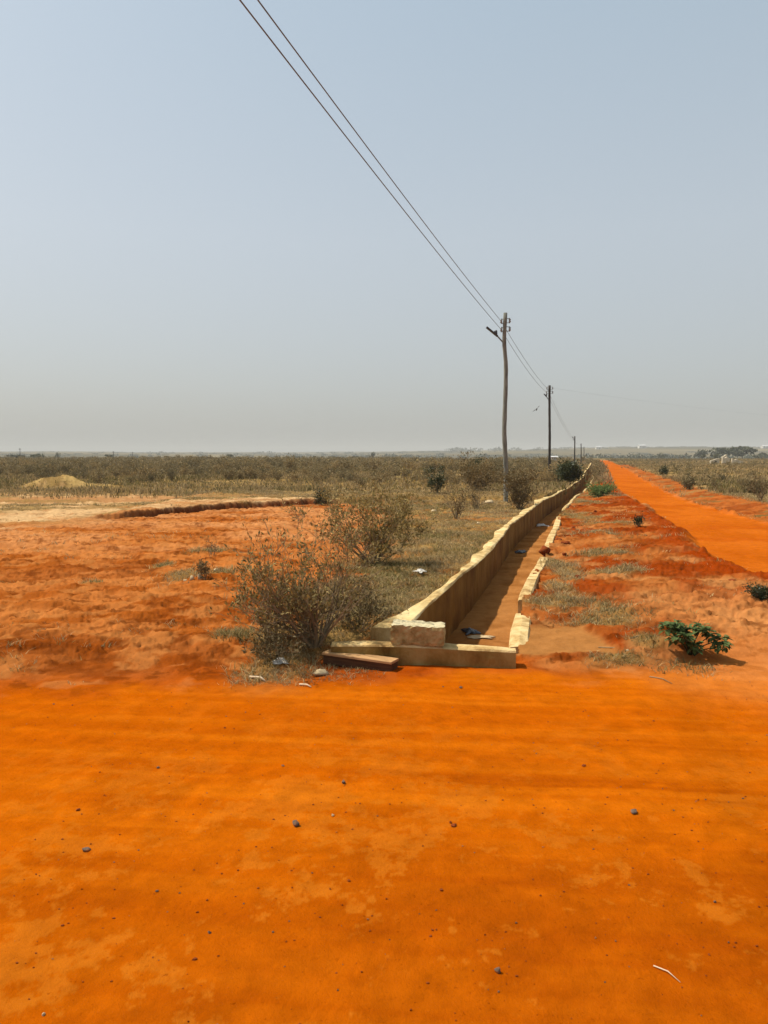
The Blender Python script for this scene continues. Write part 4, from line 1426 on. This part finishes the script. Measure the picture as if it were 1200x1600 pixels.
# tiny grit strewn over the road
g = np.random.default_rng(77)
gv = MB()
for k in range(700):
    Yg = g.uniform(2.0, 5.4)
    Xg = g.uniform(-.56, .56) * Yg
    dg = g.uniform(.003, .009) * (1.6 if g.uniform() < .06 else 1)
    gv.lump((Xg, Yg, gz(Xg, Yg) + dg * .2), (dg * g.uniform(.8, 1.5), dg, dg * .7), int(k), .3, 5, 3, int(g.uniform() < .25))
tag(gv.build('road_grit', [M['clay'], M['pebble']]), kind='stuff')


def sheet(name, p, w, d, seed, m, label, cat, hgt=.05):
    """crumpled plastic: a thin closed crumpled sheet"""
    n = 10
    V, F = [], []
    for lay in (0, 1):
        for j in range(n + 1):
            for i in range(n + 1):
                x_, y_ = (i / n - .5), (j / n - .5)
                zz = hgt * (.5 + .5 * float(fbm(np.array([x_ * 3.1 + seed]), np.array([y_ * 3.1]), seed, 3)[0])) * max(0, 1 - (x_ * x_ + y_ * y_) * 2.4)
                k = 1 + .25 * math.sin(7 * math.atan2(y_, x_) + seed)
                V.append((x_ * w * k, y_ * d * k, max(zz, .004) + (.003 if lay else 0)))
    q = (n + 1) ** 2
    for j in range(n):
        for i in range(n):
            a = j * (n + 1) + i
            F.append((a, a + n + 1, a + n + 2, a + 1))
            F.append((q + a, q + a + 1, q + a + n + 2, q + a + n + 1))
    for i in range(n):
        F += [(i, i + 1, q + i + 1, q + i), (n * (n + 1) + i + 1, n * (n + 1) + i, q + n * (n + 1) + i, q + n * (n + 1) + i + 1),
              ((i + 1) * (n + 1), i * (n + 1), q + i * (n + 1), q + (i + 1) * (n + 1)), (i * (n + 1) + n, (i + 1) * (n + 1) + n, q + (i + 1) * (n + 1) + n, q + i * (n + 1) + n)]
    o = MB().add(V, F).build(name, M[m], smooth=True)
    o.location = p
    o.rotation_euler = (0, 0, seed * .7)
    return tag(o, label, cat)


sheet('plastic_bag', G(657, 902), .16, .11, 3, 'plastic_white', 'crumpled white plastic bag in the dry grass beside the tall drain wall', 'plastic bag', .07)
sheet('plastic_bag', G(438, 1036), .11, .09, 5, 'plastic_white', 'dirty white plastic bag caught under the foot of the large dry bush', 'plastic bag', .06)
sheet('plastic_bag', G(735, 988), .22, .16, 7, 'plastic_black', 'crumpled black plastic bag on the drain floor behind the concrete block', 'plastic bag', .07)
sheet('paper_sheet', G(752, 997), .26, .10, 9, 'stone_pale', 'pale crumpled litter sheet on the drain floor beside the black bag', 'litter', .05)
sheet('plastic_bag', G(848, 822), .26, .3, 11, 'plastic_white', 'white plastic bag farther along the drain floor against the tall wall', 'plastic bag', .12)
sheet('plastic_bag', G(813, 863), .2, .3, 13, 'plastic_black', 'dark litter bag in the shade of the tall drain wall', 'plastic bag', .08)


def stick(pa, pb, r, name, label, bend=.02, m='stick'):
    a, b = G(*pa), G(*pb)
    a.z += r * 1.2
    b.z += r * 1.2
    c = a.lerp(b, .5) + Vector((bend, bend, .004))
    mb = MB().tube([a - a, c - a, b - a], [r, r * .9, r * .5], 6)
    o = mb.build(name, M[m], smooth=True)
    o.location = a
    return tag(o, label, 'stick', 'dry sticks on the soil')


stick((390, 1060), (414, 1066), .010, 'stick', 'short bleached stick on the red soil below the large dry bush')
stick((1021, 1510), (1063, 1536), .0022, 'stick', 'thin curved pale twig on the orange road at lower right', .006)
stick((468, 1071), (486, 1075), .007, 'stick', 'very short pale stick left of the wide flat stone', .01)
for k, (a, b, lab) in enumerate((((935, 1012), (1010, 1020), 'long dry stalk lying on the verge left of the green plant'), ((1015, 1058), (1050, 1069), 'dark dry stalk at the road edge in front of the green plant'),
                                 ((985, 1000), (1030, 985), 'dry stalk on the verge behind the white stone'))):
    stick(a, b, .004, 'stick', lab, .02, 'twig')

# a small bird in flight
bp = PD(839, 640, 40)
bd = empty('bird', bp, 'small dark bird flying in the grey sky left of the second pole', 'bird')
bodyv = MB().tube([(-.13, 0, 0), (-.10, 0, .01), (-.04, 0, .02), (.03, 0, .02), (.085, 0, .03), (.11, 0, .035), (.135, 0, .035), (.16, 0, .03)], [.004, .014, .034, .038, .026, .024, .016, .003], 8)
bodyv.build('body', M['feather'], bd, True)
for s in (-1, 1):
    w = MB()
    prof = [(.03, .03, .02), (.045, .14, .07), (.01, .25, .06), (-.03, .24, .058), (-.035, .13, .055), (-.05, .03, .015)]
    w.add([(a, s * b, c) for a, b, c in prof] + [(a, s * b, c + .006) for a, b, c in prof],
          [(0, 1, 4, 5), (1, 2, 3, 4), (11, 10, 7, 6), (10, 9, 8, 7)] + [(i, 6 + i, 6 + (i + 1) % 6, (i + 1) % 6) for i in range(6)])
    w.build('wing', M['feather'], bd)
tl = MB().add([(-.11, -.012, 0), (-.11, .012, 0), (-.20, .03, -.01), (-.20, -.03, -.01), (-.11, -.012, .005), (-.11, .012, .005), (-.20, .03, -.006), (-.20, -.03, -.006)],
              [(0, 1, 2, 3), (7, 6, 5, 4), (0, 4, 5, 1), (1, 5, 6, 2), (2, 6, 7, 3), (3, 7, 4, 0)])
tl.build('tail', M['feather'], bd)
bd.rotation_euler = (math.radians(-40), math.radians(-20), math.radians(70))

# ------------------------------------------------------------------ haze
hz = bpy.data.meshes.new('haze')
HX, HB, HT = 5600, -60, 60
hv = [(-HX, -HX, HB), (HX, -HX, HB), (HX, HX, HB), (-HX, HX, HB), (-HX, -HX, HT), (HX, -HX, HT), (HX, HX, HT), (-HX, HX, HT)]
hz.from_pydata(hv, [], [(0, 3, 2, 1), (4, 5, 6, 7), (0, 1, 5, 4), (1, 2, 6, 5), (2, 3, 7, 6), (3, 0, 4, 7)])
hm = bpy.data.materials.new('haze')
hm.use_nodes = True
hn = hm.node_tree
hn.nodes.remove(hn.nodes['Principled BSDF'])
pv = hn.nodes.new('ShaderNodeVolumePrincipled')
pv.inputs['Color'].default_value = (.80, .79, .75, 1)
pv.inputs['Density'].default_value = 0.00036
hn.links.new(pv.outputs[0], hn.nodes['Material Output'].inputs['Volume'])
hz.materials.append(hm)
tag(link('haze', hz), kind='stuff')
